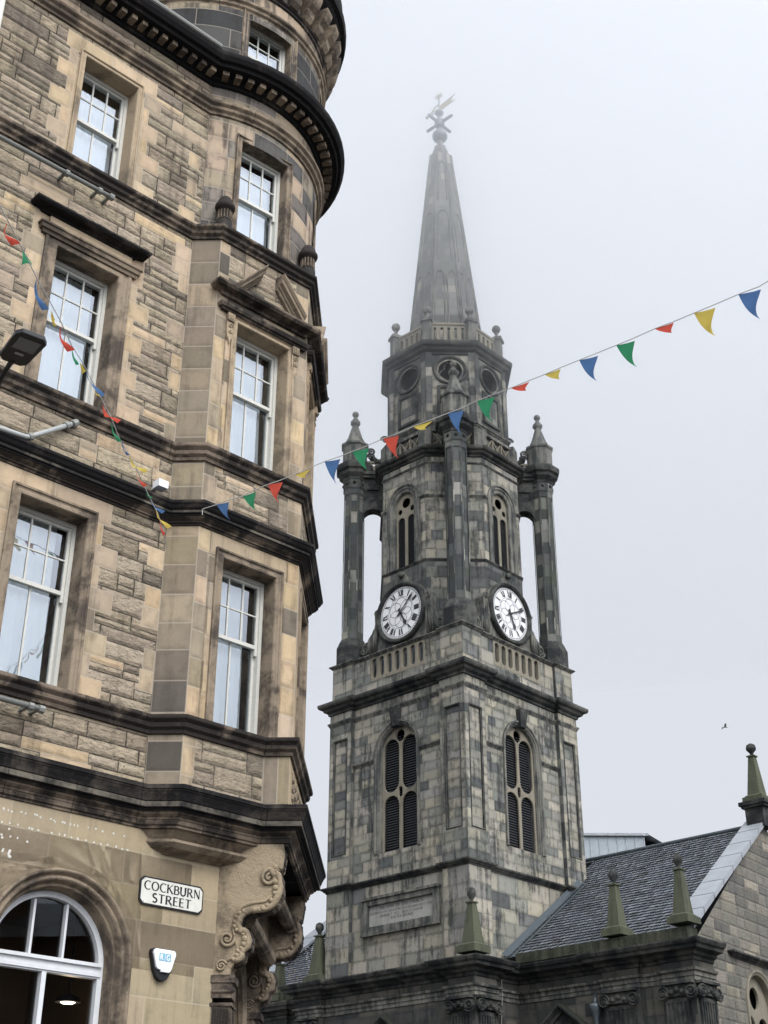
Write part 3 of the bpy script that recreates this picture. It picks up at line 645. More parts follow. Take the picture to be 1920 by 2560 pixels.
for fr in (fA, fB, fC):
    sash_window(fr, .435, 1.408, *WA, curt=.84, rec=.25); surround(fr, .435, 1.408, WA[0]-.05, WA[1], .125, .26, mat='dressd')
    sash_window(fr, .41, 1.456, *WC, curt=.88, rec=.25); surround(fr, .41, 1.456, WC[0]-.05, WC[1], .10, .26, mat='dress')
    hood(fr, .10, FL-.10, 12.98, 13.14, .22, 'band')
    mb = MB(); sweep(mb, [(.14, -.02), (.14, 0), (FL-.14, 0), (FL-.14, -.02)], [(-.02, 12.70), (.06, 12.71), (.07, 12.74), (.10, 12.75), (.12, 12.80), (.12, 12.82), (-.02, 12.83)], fn=fr); mb.build('lintel_moulding', 'band', tene)
    for x in (.27, 1.575):      # scrolled consoles with a row of grooves
        mb = MB(fr); mb.box(x-.065, x+.065, 0, .06, 12.56, 12.70)
        for k in (-1, 0, 1): mb.box(x+k*.036-.008, x+k*.036+.008, .06, .072, 12.58, 12.68)
        plate(mb, [[(x-.07, 12.55), (x+.07, 12.55), (x+.065, 12.36), (x+.045, 12.26), (x+.02, 12.22), (x+.0, 12.14), (x-.02, 12.22), (x-.045, 12.26), (x-.065, 12.36)]], 0., .035, fr)
        spiral(mb, lambda p: fr(p), x, 12.47, .042, .045, 1.3, n=14, thick=.22); spiral(mb, lambda p: fr(p), x, 12.37, .035, .045, 1.3, flip=-1, n=14, thick=.22)
        mb.build('console', 'dress', tene)
    # broken pediment: two raking lengths that stop short of each other
    for sg in (-1, 1):
        xo = FL/2+.04+sg*.66; xi = FL/2+.04+sg*.17; zb, zt = 13.10, 13.68; mb = MB()
        vs = []; prof = [(-.04, -.02), (-.04, .06), (.0, .07), (.01, .10), (.05, .11), (.06, .18), (.12, .19), (.13, .21), (.17, .24), (.20, .24), (.22, -.02)]; pn_ = len(prof)
        for x, z in ((xo, zb), (xi, zt)):
            for up, d in prof: vs.append((x, d, z+up-.03))
        mb.add([fr(v) for v in vs], [(k, k+pn_, k+pn_+1, k+1) for k in range(pn_-1)]+[tuple(range(pn_)), tuple(range(pn_, 2*pn_))])
        spiral(mb, fr, xi+sg*.10, zt-.13, .06, .05, 1.2, flip=sg, n=16, thick=.25)
        mb.build('pediment', 'dressd', tene)

# --- round turret
tur = MB()
tlen = 9.2
def tarc(s_):                       # arc position of the point where a line of given s crosses the front skin
    return (AT0-math.acos(max(-1, min(1, (s_-CS)/RT))))*RT
TA, TB = tarc(.655), tarc(1.62)
th_ = [rect(TA, TB, WD[0]-.05, WD[1])]
TC1, TC2 = tarc(.64), tarc(1.56)
step = TB-TA+1.15
for k in range(1, 3): th_.append(rect(TA+step*k, TB+step*k, WD[0]-.05, WD[1]))
blocks(tur, fT, 0, tlen, 14.2, 16.9, th_, (.3, .42), (.45, .8), 'tur', 0., sl=.16, rng=rg)
blocks(tur, fT, 0, tlen, 16.9, 17.62, (), (.34, .4), (.7, 1.1), 'tur', 0., sl=.16, rng=rg)
PAL['soot'] = [(3, (.05, .05, .05)), (2, (.075, .072, .068)), (1, (.10, .09, .08))]
th2 = [rect(TC1+step*k, TC2+step*k, 18.0, 19.42) for k in (0, 1, 2)]
def fT2(p):
    a = AT0-p[0]/RT; r = RT+.03+p[1]; return LB((CS+r*math.cos(a), CN+r*math.sin(a), p[2]))
blocks(tur, fT2, -2.2, tlen, 17.6, 19.3, th2, (.38, .46), (.6, .9), 'soot', 0., sl=.16, rng=rg)
blocks(tur, fT2, -2.2, tlen, 19.3, 20.6, (), (.4, .46), (.6, .9), 'tur', 0., sl=.16, rng=rg)
blocks(tur, fT2, -2.2, tlen, 20.6, 24.2, (), (.4, .46), (.6, .9), 'tur', 0., sl=.3, rng=rg)
tur.build('turret_wall', 'turret', tene)
def arcpath(R, a0, a1, n=46): return [(CS+R*math.cos(a0+(a1-a0)*k/n), CN+R*math.sin(a0+(a1-a0)*k/n)) for k in range(n+1)]
TP = arcpath(RT, AT0, AT0-4.2); TPF = arcpath(RT, AT0+1.1, AT0-4.2, 56)
band('string_course', string_prof(16.82, 17.08, .14), 'dressd', [(-9, 0)]+TP)
band('turret_cornice', [(-.02, 17.46), (.05, 17.48), (.06, 17.53), (.12, 17.55), (.13, 17.60), (.36, 17.62), (.38, 17.68), (.44, 17.69), (.49, 17.76), (.50, 17.80), (.50, 17.84), (-.05, 17.98)], 'cornice', [(-9, 0)]+TP)
x = -8.9
while x < -.02: mb = MB(); mb.box(x, x+.10, .10, .27, 17.53, 17.62, fM); x += .2; mb.build('dentil', 'dressd', tene)
x = .14
while x < 7.5: mb = MB(); mb.box(x, x+.10, .10, .27, 17.53, 17.62, fT); x += .2; mb.build('dentil', 'dressd', tene)
mb = MB(LB); mb.add([(-9, .52, 17.85), (-.1, .52, 17.85), (-.3, 0, 17.98), (-9, 0, 17.98), (-9, -3.5, 21.0), (-1.5, -3.5, 21.0)], [(0, 1, 2, 3), (3, 2, 5, 4)]); mb.build('roof', 'leadd', tene)
mb = MB(LB); tube(mb, [(-9, .50, 17.87), (-.1, .50, 17.87)], .045); mb.build('gutter', 'pipeg', tene)
band('turret_string', string_prof(19.42, 19.66, .12), 'dressd', TPF)
band('turret_string', string_prof(19.95, 20.15, .10), 'band', TPF)
band('turret_parapet_cornice', [(-.02, 20.55), (.08, 20.58), (.10, 20.64), (.34, 20.85), (.38, 20.92), (.46, 20.96), (.48, 21.06), (.48, 21.12), (.40, 21.2), (.40, 21.7), (-.05, 21.75)], 'cornice', TPF)
x = -1.2
while x < 8.4:                      # row of rounded corbels
    mb = MB(); n = 6; vs = []
    for xx in (x, x+.20):
        for z, d in ((20.10, .02), (20.12, .10), (20.22, .17), (20.34, .19), (20.42, .28), (20.56, .34), (20.66, .36), (20.66, .02)): vs.append((xx, d, z))
    mb.add(vs, [(i, i+8, i+9, i+1) for i in range(7)]+[tuple(range(8)), tuple(range(8, 16))], fn=fT2); x += .36; mb.build('corbel', 'dressd', tene)
# turret windows, set flat in the round wall
def chord(ta, tb):
    a = fT((ta, 0, 0)); b = fT((tb, 0, 0)); l = math.dist(a[:2], b[:2]); hx, hy = (b[0]-a[0])/l, (b[1]-a[1])/l
    return (lambda p: (a[0]+hx*p[0]+hy*p[1], a[1]+hy*p[0]-hx*p[1], p[2]+GZ)), l
for k in range(3):
    fr, l = chord(TA+step*k, TB+step*k); sash_window(fr, .0, l, *WD, rec=.18, curt=.93, curtz=16.3); surround(fr, 0, l, WD[0]-.05, WD[1], .10, .24, mat='dressd')
    mb = MB(); 
    fr, l = chord(TC1+step*k, TC2+step*k); sash_window(fr, .0, l, 18.02, 19.42, 18.70, rec=.16, curt=.9, curtz=19.15); surround(fr, 0, l, 18.0, 19.42, .13, .22, mat='dressd')
# fluted drum finials on the bay corners
for (s_, n_) in (P2, P3):
    cx, cy = s_+(.05 if s_ < 1 else -.02), n_-.03
    mb = MB(LB); lathe(mb, cx, cy, [(.13, 14.25), (.13, 14.42), (.105, 14.44), (.105, 14.66), (.15, 14.68), (.165, 14.72), (.165, 14.76), (.135, 14.78), (.13, 14.84), (.09, 14.92), (.02, 14.95)], 18)
    fin = mb.build('drum_finial', 'band', tene, True)
    mb = MB(LB)
    for k in range(14):
        a = 2*math.pi*k/14; x, y = cx+.112*math.cos(a), cy+.112*math.sin(a); tube(mb, [(x, y, 14.46), (x, y, 14.64)], .012, 5)
    mb.build('fluting', 'dressd', fin)
# --- corbel under the bay
mb = MB(LB); rings = []
top = [P1, P2, (1.69, P2[1]), (1.69, -.02)]; bot = [(.36, 0), (.42, .02), (1.46, .02), (1.52, -.02)]
for u, bulge, z in ((0, 0, 4.34), (0.02, .12, 4.36), (.18, .55, 4.40), (.45, .78, 4.46), (.6, .72, 4.50), (.62, .55, 4.51), (.75, .7, 4.55), (.9, .9, 4.60), (1, 1, 4.63)):
    rings.append([(b[0]+(t_[0]-b[0])*max(u, bulge*.9), b[1]+(t_[1]-b[1])*bulge, z) for b, t_ in zip(bot, top)])
vs = [p for r in rings for p in r]; mb.add(vs, [(i*4+k, (i+1)*4+k, (i+1)*4+k+1, i*4+k+1) for i in range(len(rings)-1) for k in range(3)]); mb.build('bay_corbel', 'dressd', tene)

# --- ground floor
SE = 1.28; ACX, ACZ, AR = -.96, 2.93, .79
gf = MB()
AH = archpoly(ACX, AR+.02, -1.6, ACZ, 16)
AH2 = [(x-3.4, z) for x, z in AH]; AH3 = [(x-6.8, z) for x, z in AH]
for c0, r1, r2 in ((ACX, AR+.05, AR+.30),):      # voussoirs
    pass
vous = []
for cxx in (ACX, ACX-3.4):
    n = 9
    for k in range(n):
        a0, a1 = math.pi*k/n, math.pi*(k+1)/n; po = [(cxx+r*math.cos(a), ACZ+r*math.sin(a)) for r, a in ((1.0, a0), (1.14, a0), (1.14, (a0+a1)/2), (1.14, a1), (1.0, a1), (1.0, (a0+a1)/2))]
        cc = pal('gf', rg); q = [po[0], po[1], po[2], po[5]]; q2 = [po[5], po[2], po[3], po[4]]
        for p in (q, q2): emit(gf, fM, p, sum(a[0] for a in po)/6, sum(a[1] for a in po)/6, .4, .4, cc, 0.)
    vous.append(archpoly(cxx, 1.14, ACZ, ACZ, 18))
blocks(gf, fM, -9, SE, -1.6, 4.66, [AH, AH2, AH3]+vous+[archpoly(c, 1.0, -1.6, ACZ, 16) for c in (ACX, ACX-3.4)], courses=[-1.6, -1.2, -.8, -.4, 0, .4, .85, 1.3, 1.75, 2.2, 2.62, 3.06, 3.50, 3.90, 4.3, 4.66], bl=(.75, 1.35), palette='gf', rng=rg)
gf.build('ground_floor_wall', 'ground', tene)
mb = MB()
for cxx in (ACX, ACX-3.4):
    ringarc(mb, fM, cxx, ACZ, [(1.0, .0), (1.0, .03), (.975, .045), (.955, .02), (.94, -.02), (.93, -.03), (.915, .0), (.885, .012), (.865, -.02), (.86, -.08), (.84, -.09), (.825, -.07), (.81, -.09), (.80, -.20), (.79, -.36)], 0, math.pi, 34, legs=-1.6)
mb.build('arch_moulding', 'dressd', tene, True)
def arched_window(cxx):
    fr = fM; d0, d1 = -.36, -.26; z0 = -.6
    o = MB(); outer = archpoly(cxx, AR, z0, ACZ, 24); inn_t = [(cxx-AR+.09, 2.96), (cxx+AR-.07, 2.96)]+[(cxx+(AR-.07)*math.cos(math.pi*k/24), ACZ+(AR-.07)*math.sin(math.pi*k/24)) for k in range(1, 24)]
    inn_b = rect(cxx-AR+.09, cxx+AR-.07, z0+.1, 2.80); plate(o, [outer, inn_t, inn_b], d0, d1, fr)
    for a, b, c_ in ((-.03, .03, 2.80), ): o.box(cxx+a, cxx+b, d0+.01, d1+.005, z0+.1, c_, fr)
    for x, zt in ((cxx-.215, 3.60), (cxx+.225, 3.60)): o.box(x-.015, x+.015, d0+.01, d1-.01, 2.95, zt, fr)
    o.box(cxx-AR+.04, cxx+AR-.04, d1, d1+.035, 2.93, 2.97, fr); o.box(cxx-AR+.04, cxx+AR-.04, d1, d1+.02, 2.82, 2.86, fr)
    win = o.build('arched_window', 'wpaint', tene)
    g = MB(fr); ap = archpoly(cxx, AR-.04, z0+.05, ACZ, 24); g.add([(x, -.33, z) for x, z in ap], [tuple(range(len(ap)))]); g.build('pane', 'glassd', win)
    r = MB(fr); r.box(cxx-1.6, cxx+1.6, -3.4, -.42, z0-.6, 3.95); r.f = [f for i, f in enumerate(r.f) if i != 3]; r.col.pop(); r.hs.pop(); r.uv.pop(); r.build('room', 'shop', win)
    return win
M['shop'] = flat('shop_wall', (.10, .07, .045), .8, .2, .5, 3)
m, t = newmat('shop_window_glass'); g1 = N(t, 'ShaderNodeBsdfGlossy'); g1.inputs['Roughness'].default_value = .01; g1.inputs['Color'].default_value = (.75, .82, .88, 1)
t1 = N(t, 'ShaderNodeBsdfTransparent'); f1 = N(t, 'ShaderNodeFresnel'); f1.inputs['IOR'].default_value = 1.5; s1 = N(t, 'ShaderNodeMixShader'); o1 = N(t, 'ShaderNodeOutputMaterial')
L(t, f1.outputs[0], s1.inputs[0]); L(t, t1.outputs[0], s1.inputs[1]); L(t, g1.outputs[0], s1.inputs[2]); L(t, s1.outputs[0], o1.inputs[0]); M['glassd'] = m
arched_window(ACX); arched_window(ACX-3.4)
# doorway side of the corner: recessed wall, carved brackets, capitals
REF = (1.27, 0.); 
def frD(off): return frame((REF[0]+off*q5, REF[1]-off*q5), (q5, q5))      # x outward from the door wall, depth towards the viewer
fDoor = frame(REF, (q5, -q5)); dw = MB()
blocks(dw, fDoor, 0, 3.6, -1.6, 4.7, [archpoly(1.8, 1.1, -1.6, 2.6, 12)], (.4, .45), (.6, 1.), 'pier', 0., d=-.02, rng=rg)
dw.build('door_wall', 'ground', tene)
mb = MB(fDoor); ringarc(mb, fDoor, 1.8, 2.6, [(1.35, .0), (1.35, .06), (1.28, .08), (1.2, .03), (1.12, .04), (1.1, -.4)], 0, math.pi, 20, legs=-1.6); mb.box(.6, 3.0, -.6, -.42, -1.6, 3.8); mb.build('doorway', 'dressd', tene)
OUT = [(0, 4.64), (.82, 4.66), (.845, 4.50), (.82, 4.33), (.77, 4.28), (.80, 4.24), (.835, 4.10), (.825, 4.0), (.76, 3.86), (.68, 3.81), (.59, 3.79), (.48, 3.785), (.41, 3.765), (.34, 3.70), (.315, 3.61), (.355, 3.54), (.43, 3.52), (.465, 3.43), (.45, 3.33), (.385, 3.28), (.37, 3.20), (.265, 3.14), (.215, 3.07), (.21, 3.0), (0, 3.0)]
for off, mt in ((0., 'carve'), (3.1, 'dressd')):
    fr = frD(off); mb = MB(); plate(mb, [OUT], -.36, .0, fr, .004)
    br = mb.build('carved_bracket', mt, tene)
    mb = MB()
    for k in range(len(OUT)-5):      # acanthus ridges on the rolled front edge
        (a, b), (c_, d) = OUT[1+k], OUT[2+k]
        for j in range(3):
            u = (j+.5)/3; ball(mb, (0, 0, 0), .035+.02*RN.random(), fn=lambda p, u=u, a=a, b=b, c_=c_, d=d: fr((a+(c_-a)*u-.02+p[0], -.18+p[1]*3.4, b+(d-b)*u+p[2]*1.2)), n=8, k=5)
    mb.build('acanthus_leaf', 'band', br)
    mb = MB()
    for cx_, cz_, r, fl in ((.66, 4.20, .115, 1), (.155, 3.43, .10, -1), (.10, 3.10, .07, 1)): spiral(mb, fr, cx_, cz_, r, .02, 1.7, flip=fl, a0=.4, n=34, thick=.24)
    pr_ = [(x-.035, .0, z) for x, z in OUT[3:-3]]; sm_ = []
    for (a, b) in zip(pr_, pr_[1:]): sm_ += [tuple(a[i_]+(b[i_]-a[i_])*u_ for i_ in (0, 1, 2)) for u_ in (0, .33, .66)]
    tube(mb, [fr(p) for p in sm_], [.034+.016*RN.random() for _ in sm_], 7)
    for p in sm_[::2]: ball(mb, (0, 0, 0), .03+.02*RN.random(), fn=lambda v, p=p: fr((p[0]-.05+v[0], .012+v[1], p[2]+v[2])), n=7, k=4)
    tube(mb, [fr(p) for p in ((.76, .0, 4.17), (.74, .0, 4.0), (.62, 0, 3.90), (.46, 0, 3.88), (.33, 0, 3.84), (.24, 0, 3.72), (.22, 0, 3.56), (.26, 0, 3.42), (.30, 0, 3.30), (.22, 0, 3.2), (.13, 0, 3.14))], .022, 6)
    mb.build('volute', mt, br, True)
    mb = MB(); fr2 = frD(off+.02)
    blocks(mb, fr2, 0, .235, -1.6, 2.62, (), (.5, .6), (.3, .4), 'pier', 0., d=.02, rng=rg)
    mb.build('pilaster_side', 'ground', tene)
    mb = MB(fr); mb.box(-.02, .28, -.40, .03, 2.90, 2.99); mb.box(-.02, .25, -.37, .01, 2.72, 2.90); mb.box(-.02, .26, -.38, .02, 2.62, 2.66)
    for j in range(7): mb.box(.02+j*.032, .038+j*.032, .01, .024, -1.6, 2.60)
    for j in range(9): ball(mb, (.02+j*.03, .015, 2.80), .028, n=8, k=5)
    for j in range(8): mb.box(.235, .250, -.34+j*.042, -.32+j*.042, -1.6, 2.6)
    mb.box(-.02, .236, -.36, .0, -1.6, 2.62); mb.build('door_pilaster', 'band', tene)
mb = MB(); frS = frD(0)
blocks(mb, frS, 0, .5, 3.0, 4.64, [], (.36, .42), (.6, .9), 'gf', 0., d=-.01, rng=rg); 
mb = MB(frD(.36)); mb.box(.0, .6, -2.74, 0, 4.35, 4.6); mb.box(0, .35, -2.74, 0, 3.9, 4.36); mb.build('door_soffit', 'dressd', tene)
mb = MB(frD(.36)); tube(mb, [(.35, -2.74, 3.75), (.35, 0, 3.75)], .12, 10); tube(mb, [(.62, -2.74, 4.25), (.62, 0, 4.25)], .10, 10); mb.build('door_hood_moulding', 'dressd', tene)
# whitewashed ghosts of an old fascia's lettering
mb = MB(fM)
marks = [(-1.89,4.478),(-1.83,4.476),(-1.78,4.466),(-1.66,4.483),(-1.60,4.48),(-1.48,4.491),(-1.45,4.487),(-1.40,4.473),(-1.26,4.479),(-1.22,4.475),(-1.20,4.46),(-1.10,4.475),(-1.07,4.468),(-.99,4.472),(-.94,4.471),(-.89,4.468),(-.74,4.476),(-.63,4.481),(-.535,4.47),(-.376,4.474),(-.223,4.471),(-1.89,4.322),(-1.79,4.327),(-1.785,4.26),(-1.68,4.328),(-1.53,4.318),(-1.49,4.315),(-1.41,4.316),(-1.23,4.317),(-1.12,4.324),(-1.05,4.324),(-.955,4.317),(-.866,4.316),(-.75,4.316),(-.64,4.315),(-.54,4.31),(-.45,4.317),(-.32,4.316),(-.23,4.304),(-.15,4.305),(-1.86,4.15),(-1.87,4.18),(-1.755,4.178),(-1.664,4.175),(-1.53,4.158),(-1.83,4.004),(-1.745,4.011),(-1.735,3.95),(-1.75,3.98)]
for i, (x, z) in enumerate(marks):
    big = 1.5 if z < 4.1 else 1.; n = 9; r = [RN.uniform(.4, 1.)*.0185*big for _ in range(n)]
    mb.add([(x+r[k]*math.cos(2*math.pi*k/n), .003+.0004*(i % 4), z+1.15*r[k]*math.sin(2*math.pi*k/n)) for k in range(n)], [tuple(range(n))])
mb.build('paint_mark', 'letterw', tene)

# ================================================================== things on the tenement
tene_mw = Matrix.Translation(tene.location) @ Matrix.Rotation(tene.rotation_euler[2], 4, 'Z')
def place(name, x, z, label, cat, d=0., group=None):
    o = empty(name, tuple(tene_mw @ Vector(fM((x, d, z)))), tene.rotation_euler[2]); tag(o, label, cat, group); return o
lf = lambda p: (p[0], -p[1], p[2])                       # local: x right, depth out, z up
sg = place('street_sign', .545, 3.69, 'white enamel Cockburn Street nameplate with a black border, screwed to the corner wall', 'street sign')
def chamf(w_, h, c, z0=0.): return [(-w_/2+c, z0), (w_/2-c, z0), (w_/2, z0+c), (w_/2, z0+h-c), (w_/2-c, z0+h), (-w_/2+c, z0+h), (-w_/2, z0+h-c), (-w_/2, z0+c)]
mb = MB(); plate(mb, [chamf(.965, .345, .05)], .0, .022, lf); mb.build('sign_border', 'black', sg)
mb = MB(); plate(mb, [chamf(.925, .305, .045, .02)], .018, .028, lf); mb.build('sign_plate', 'white', sg)
mb = MB(); text(mb, lf, 'COCKBURN', -.425, .185, .108, .030, tk=.17, th=.09, flare=1.35, width=.85, sp=.10); text(mb, lf, 'STREET', -.295, .045, .108, .030, tk=.17, th=.09, flare=1.35, width=.59, sp=.10); mb.build('lettering', 'black', sg)
mb = MB(lf)
for x in (-.42, .42, 0):
    for z in (.035, .31): ball(mb, (x, .03, z), .006, n=8, k=4)
mb.build('screw', 'pipe', sg)
al = place('alarm_box', .462, 2.83, 'white and black alarm box with blue RG badge below the nameplate', 'alarm box')
bk = [(-.165, .34), (-.17, .30), (-.12, .12), (-.075, .03), (-.03, 0), (.03, 0), (.075, .03), (.12, .12), (.17, .30), (.165, .34), (.14, .355), (-.14, .355)]
mb = MB(); plate(mb, [bk], 0, .07, lf, .008); mb.build('back_box', 'black', al)
fc = [(-.15, .33), (-.155, .30), (-.105, .145), (-.085, .125), (-.04, .115), (-.035, .095), (.075, .095), (.10, .12), (.155, .30), (.15, .33), (.13, .345), (-.13, .345)]
mb = MB(); plate(mb, [fc], .06, .10, lf, .008); mb.build('cover', 'plast', al)
mb = MB(lf); mb.box(-.085, -.004, .095, .103, .215, .305); mb.box(.004, .085, .095, .103, .215, .305); mb.build('badge', 'lblue', al)
mb = MB(); text(mb, lf, 'R', -.073, .228, .062, .1045, tk=.2, th=.2, flare=1.); text(mb, lf, 'G', .02, .228, .062, .1045, tk=.2, th=.2, flare=1.); mb.build('badge_letters', 'plast', al)
cc = place('wall_sensor', -.29, 9.33, 'small white weatherproof box fixed above the black cornice near the bay', 'sensor box')
mb = MB(lf); mb.box(-.02, .04, 0, .10, .03, .07); mb.build('mounting_arm', 'paint', cc)
mb = MB(lf); mb.box(-.06, .10, .09, .24, 0, .11); mb.build('housing', 'plast', cc)
def pole(name, pts, r, collars, label, mat):
    o = place(name, pts[0][0], pts[0][2], label, 'wall pipe', pts[0][1], 'grey steel pipes fixed along the tenement wall')
    b = pts[0]; rel = [(p[0]-b[0], -(p[1]-b[1]), p[2]-b[2]) for p in pts]
    mb = MB(); tube(mb, rel, r, 10); mb.build('tube', mat, o, True)
    for c in collars:
        c = [(p[0]-b[0], -(p[1]-b[1]), p[2]-b[2]) for p in c]; mb = MB(); tube(mb, c, r*1.45, 8); 
        mid = Vector(c[0]); mb.box(mid.x-.015, mid.x+.03, mid.y-.01, mid.y+(b[1]+.0), mid.z-.02, mid.z+.02); mb.build('clamp', 'pipeg', o)
pole('wall_pipe', [(-5.5, .2, 13.74), (-1.62, .2, 13.80)], .036, [[(-2.42, .2, 13.787), (-2.36, .2, 13.788)], [(-1.86, .2, 13.796), (-1.80, .2, 13.797)], [(-1.66, .2, 13.80), (-1.59, .2, 13.80)]], 'long grey pipe under the sill of the highest wall window', 'pipeg')
pole('wall_pipe', [(-5.5, .2, 5.70), (-1.68, .2, 5.70)], .036, [[(-1.86, .2, 5.70), (-1.80, .2, 5.70)], [(-1.72, .2, 5.70), (-1.65, .2, 5.70)]], 'short visible grey pipe below the lowest string course at the photo edge', 'pipeg')
pole('wall_pipe', [(-5.5, .22, 9.18), (-2.80, .22, 9.21), (-2.52, .22, 9.23), (-2.42, .20, 9.25), (-2.34, .16, 9.30), (-1.64, .03, 9.88)], .036, [[(-2.36, .17, 9.285), (-2.30, .15, 9.33)], [(-1.80, .06, 9.75), (-1.75, .05, 9.79)], [(-1.69, .05, 9.83), (-1.62, .03, 9.90)]], 'bent pale grey pipe rising to the string course with an elbow joint', 'pipe')
dr = place('drainpipe', -3.80, 16.05, 'cream painted downpipe with a collar on the upper wall', 'drainpipe', .12)
mb = MB(lf); tube(mb, [(0, 0, -1.2), (0, 0, 1.5)], .055, 10); mb.build('pipe', 'paint', dr, True); mb = MB(lf); tube(mb, [(0, 0, .62), (0, 0, .74)], .075, 10); tube(mb, [(0, -.12, .68), (0, 0, .68)], .02, 6); mb.build('collar', 'paint', dr)
# lamp burning inside the shop
m, t = newmat('lamp_glow'); em = N(t, 'ShaderNodeEmission'); em.inputs[0].default_value = (1, .9, .72, 1); em.inputs[1].default_value = 4; o = N(t, 'ShaderNodeOutputMaterial'); L(t, em.outputs[0], o.inputs[0]); M['glow'] = m
pl_ = place('pendant_lamp', -.10, 2.62, 'lit round lamp hanging inside behind the arched window', 'lamp', -1.1)
mb = MB(lf); lathe(mb, 0, 0, [(.01, .0), (.07, .005), (.095, .02), (.095, .03)], 18); mb.build('bulb_disc', 'glow', pl_)
lp = bpy.data.lights.new('pendant_bulb', 'POINT'); lp.energy = 6; lp.color = (1, .8, .55); lp.shadow_soft_size = .08; lpo = bpy.data.objects.new('pendant_bulb', lp); COL.objects.link(lpo); lpo.parent = pl_; lpo.location = (0, 0, -.12)
mb = MB(lf); lathe(mb, 0, 0, [(.16, .02), (.13, .08), (.03, .12), (.012, .14), (.012, 1.28)], 18); mb.build('lamp_shade', 'void', pl_)

# ================================================================== church with clock tower and spire
TR = .0283-math.pi/4
church = empty('church', (2.4485, 45, 0), TR)
tag(church, 'dark stone church with a square clock tower, octagonal belfry and spire fading into cloud', 'church')
rc_ = random.Random(23)
def CH(p): return (p[0], p[1], p[2]+GZ)
def cfr(k, out=0.):                   # side k: 0 faces -y, 1 faces +x, 2 +y, 3 -x ; x runs left to right seen from outside
    a = k*math.pi/2; c, s = round(math.cos(a), 6), round(math.sin(a), 6)
    return lambda p: CH((p[0]*c+(p[1]+out)*s, p[0]*s-(p[1]+out)*c, p[2]))
def ofr(k, inr):                      # side k of an octagon, 0 faces -y
    a = k*math.pi/4; c, s = math.cos(a), math.sin(a)
    return lambda p: CH((p[0]*c+(p[1]+inr)*s, p[0]*s-(p[1]+inr)*c, p[2]))
def octo(R): return [(R*math.cos(math.pi/8+k*math.pi/4), R*math.sin(math.pi/8+k*math.pi/4)) for k in range(8)]
def cp(name, mb, mat, parent=None, smooth=False): return mb.build(name, mat, parent or church, smooth)
WI, WO, PW = 2.90, 3.04, 1.05
# --- square shaft
sh = MB()
def towp(x, z): return 'tow' if z > 10.2 else ('tow' if RN.random() < .7 else 'towd')
for k in range(4):
    fr = cfr(k, WI); fo = cfr(k, WO)
    ah = archpoly(0, .98, 11.1, 14.42, 16); hol = [ah]
    blocks(sh, fr, -WO+PW, WO-PW, 10.28, 15.85, hol, (.29, .33), (.36, .72), 'tow', 0., rng=rc_)
    blocks(sh, fr, -WO+PW, WO-PW, 6.6, 10.15, [rect(-1.42, 1.72, 8.66, 9.66)] if k == 0 else [], (.40, .46), (.6, 1.0), 'tow', 0., rng=rc_)
    blocks(sh, fr, -WO+PW, WO-PW, 15.95, 16.3, [], (.35, .36), (.6, 1.1), 'tow', 0., rng=rc_)
    for sg in (-1, 1):
        a, b = (-WO, -WO+PW) if sg < 0 else (WO-PW, WO)
        pn = rect(a+.24, b-.24, 11.35, 15.25)
        blocks(sh, fo, a, b, 10.28, 15.85, [pn], (.29, .33), (.5, 1.2), 'tow', 0., rng=rc_)
        blocks(sh, fo, a+.22, b-.22, 11.33, 15.27, [], (.29, .33), (.6, 1.2), 'tow', 0., d=-.06, rng=rc_)
        blocks(sh, fo, a, b, 6.6, 10.15, [], (.40, .46), (.6, 1.2), 'tow', 0., rng=rc_)
        blocks(sh, fo, a, b, 15.95, 16.3, [], (.35, .36), (2, 3), 'tow', 0., rng=rc_)
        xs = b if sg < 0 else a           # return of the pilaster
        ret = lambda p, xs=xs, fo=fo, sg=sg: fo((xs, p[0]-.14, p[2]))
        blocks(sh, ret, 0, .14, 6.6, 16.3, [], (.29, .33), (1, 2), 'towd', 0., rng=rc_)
cp('tower_wall', sh, 'tower')
for k in range(4):
    fo = cfr(k, WO)
    for a, b in ((-WO, -WO+PW), (WO-PW, WO)):
        mb = MB()
        x0, x1, z0, z1 = a+.22, b-.22, 11.33, 15.27; pr = [(.035, .0), (.02, .02), (-.0, .02), (-.02, -.06)]; vs = []
        for x, z, sx_, sz_ in ((x0, z0, -1, -1), (x0, z1, -1, 1), (x1, z1, 1, 1), (x1, z0, 1, -1)):
            for o_, d in pr: vs.append(fo((x+sx_*o_, d, z+sz_*o_)))
        mb.add(vs, [(i*4+j, ((i+1) % 4)*4+j, ((i+1) % 4)*4+j+1, i*4+j+1) for i in range(4) for j in range(3)])
        cp('pilaster_panel', mb, 'tband')
def brk(h, hi, w_):                  # square plan with projecting corner pilasters, anticlockwise
    out = []
    for k in range(4):
        a = k*math.pi/2; c, s = round(math.cos(a), 6), round(math.sin(a), 6)
        for x, y in ((-h, -h), (-h+w_, -h), (-h+w_, -hi), (h-w_, -hi), (h-w_, -h)): out.append((x*c-y*s, x*s+y*c))
    return out
SQ = brk(WO, WI, PW)
def cband(name, prof, mat, path, closed=True, side=-1):
    mb = MB(CH); sweep(mb, path, prof, closed, side); return cp(name, mb, mat)
def cprof(z0, z1, e): h = z1-z0; return [(-.02, z0), (e*.15, z0+h*.03), (e*.2, z0+h*.2), (e*.5, z0+h*.32), (e*.62, z0+h*.5), (e*.9, z0+h*.58), (e, z0+h*.72), (e, z0+h*.92), (-.02, z1+.02)]
cband('string_course', cprof(10.12, 10.32, .15), 'tband', SQ)
cband('architrave', cprof(15.80, 15.98, .07), 'tbandl', SQ)
cband('tower_cornice', cprof(16.24, 16.68, .33), 'tband', SQ)
cband('parapet_coping', cprof(17.98, 18.10, .09), 'tbandl', brk(3.02, 2.92, .98))
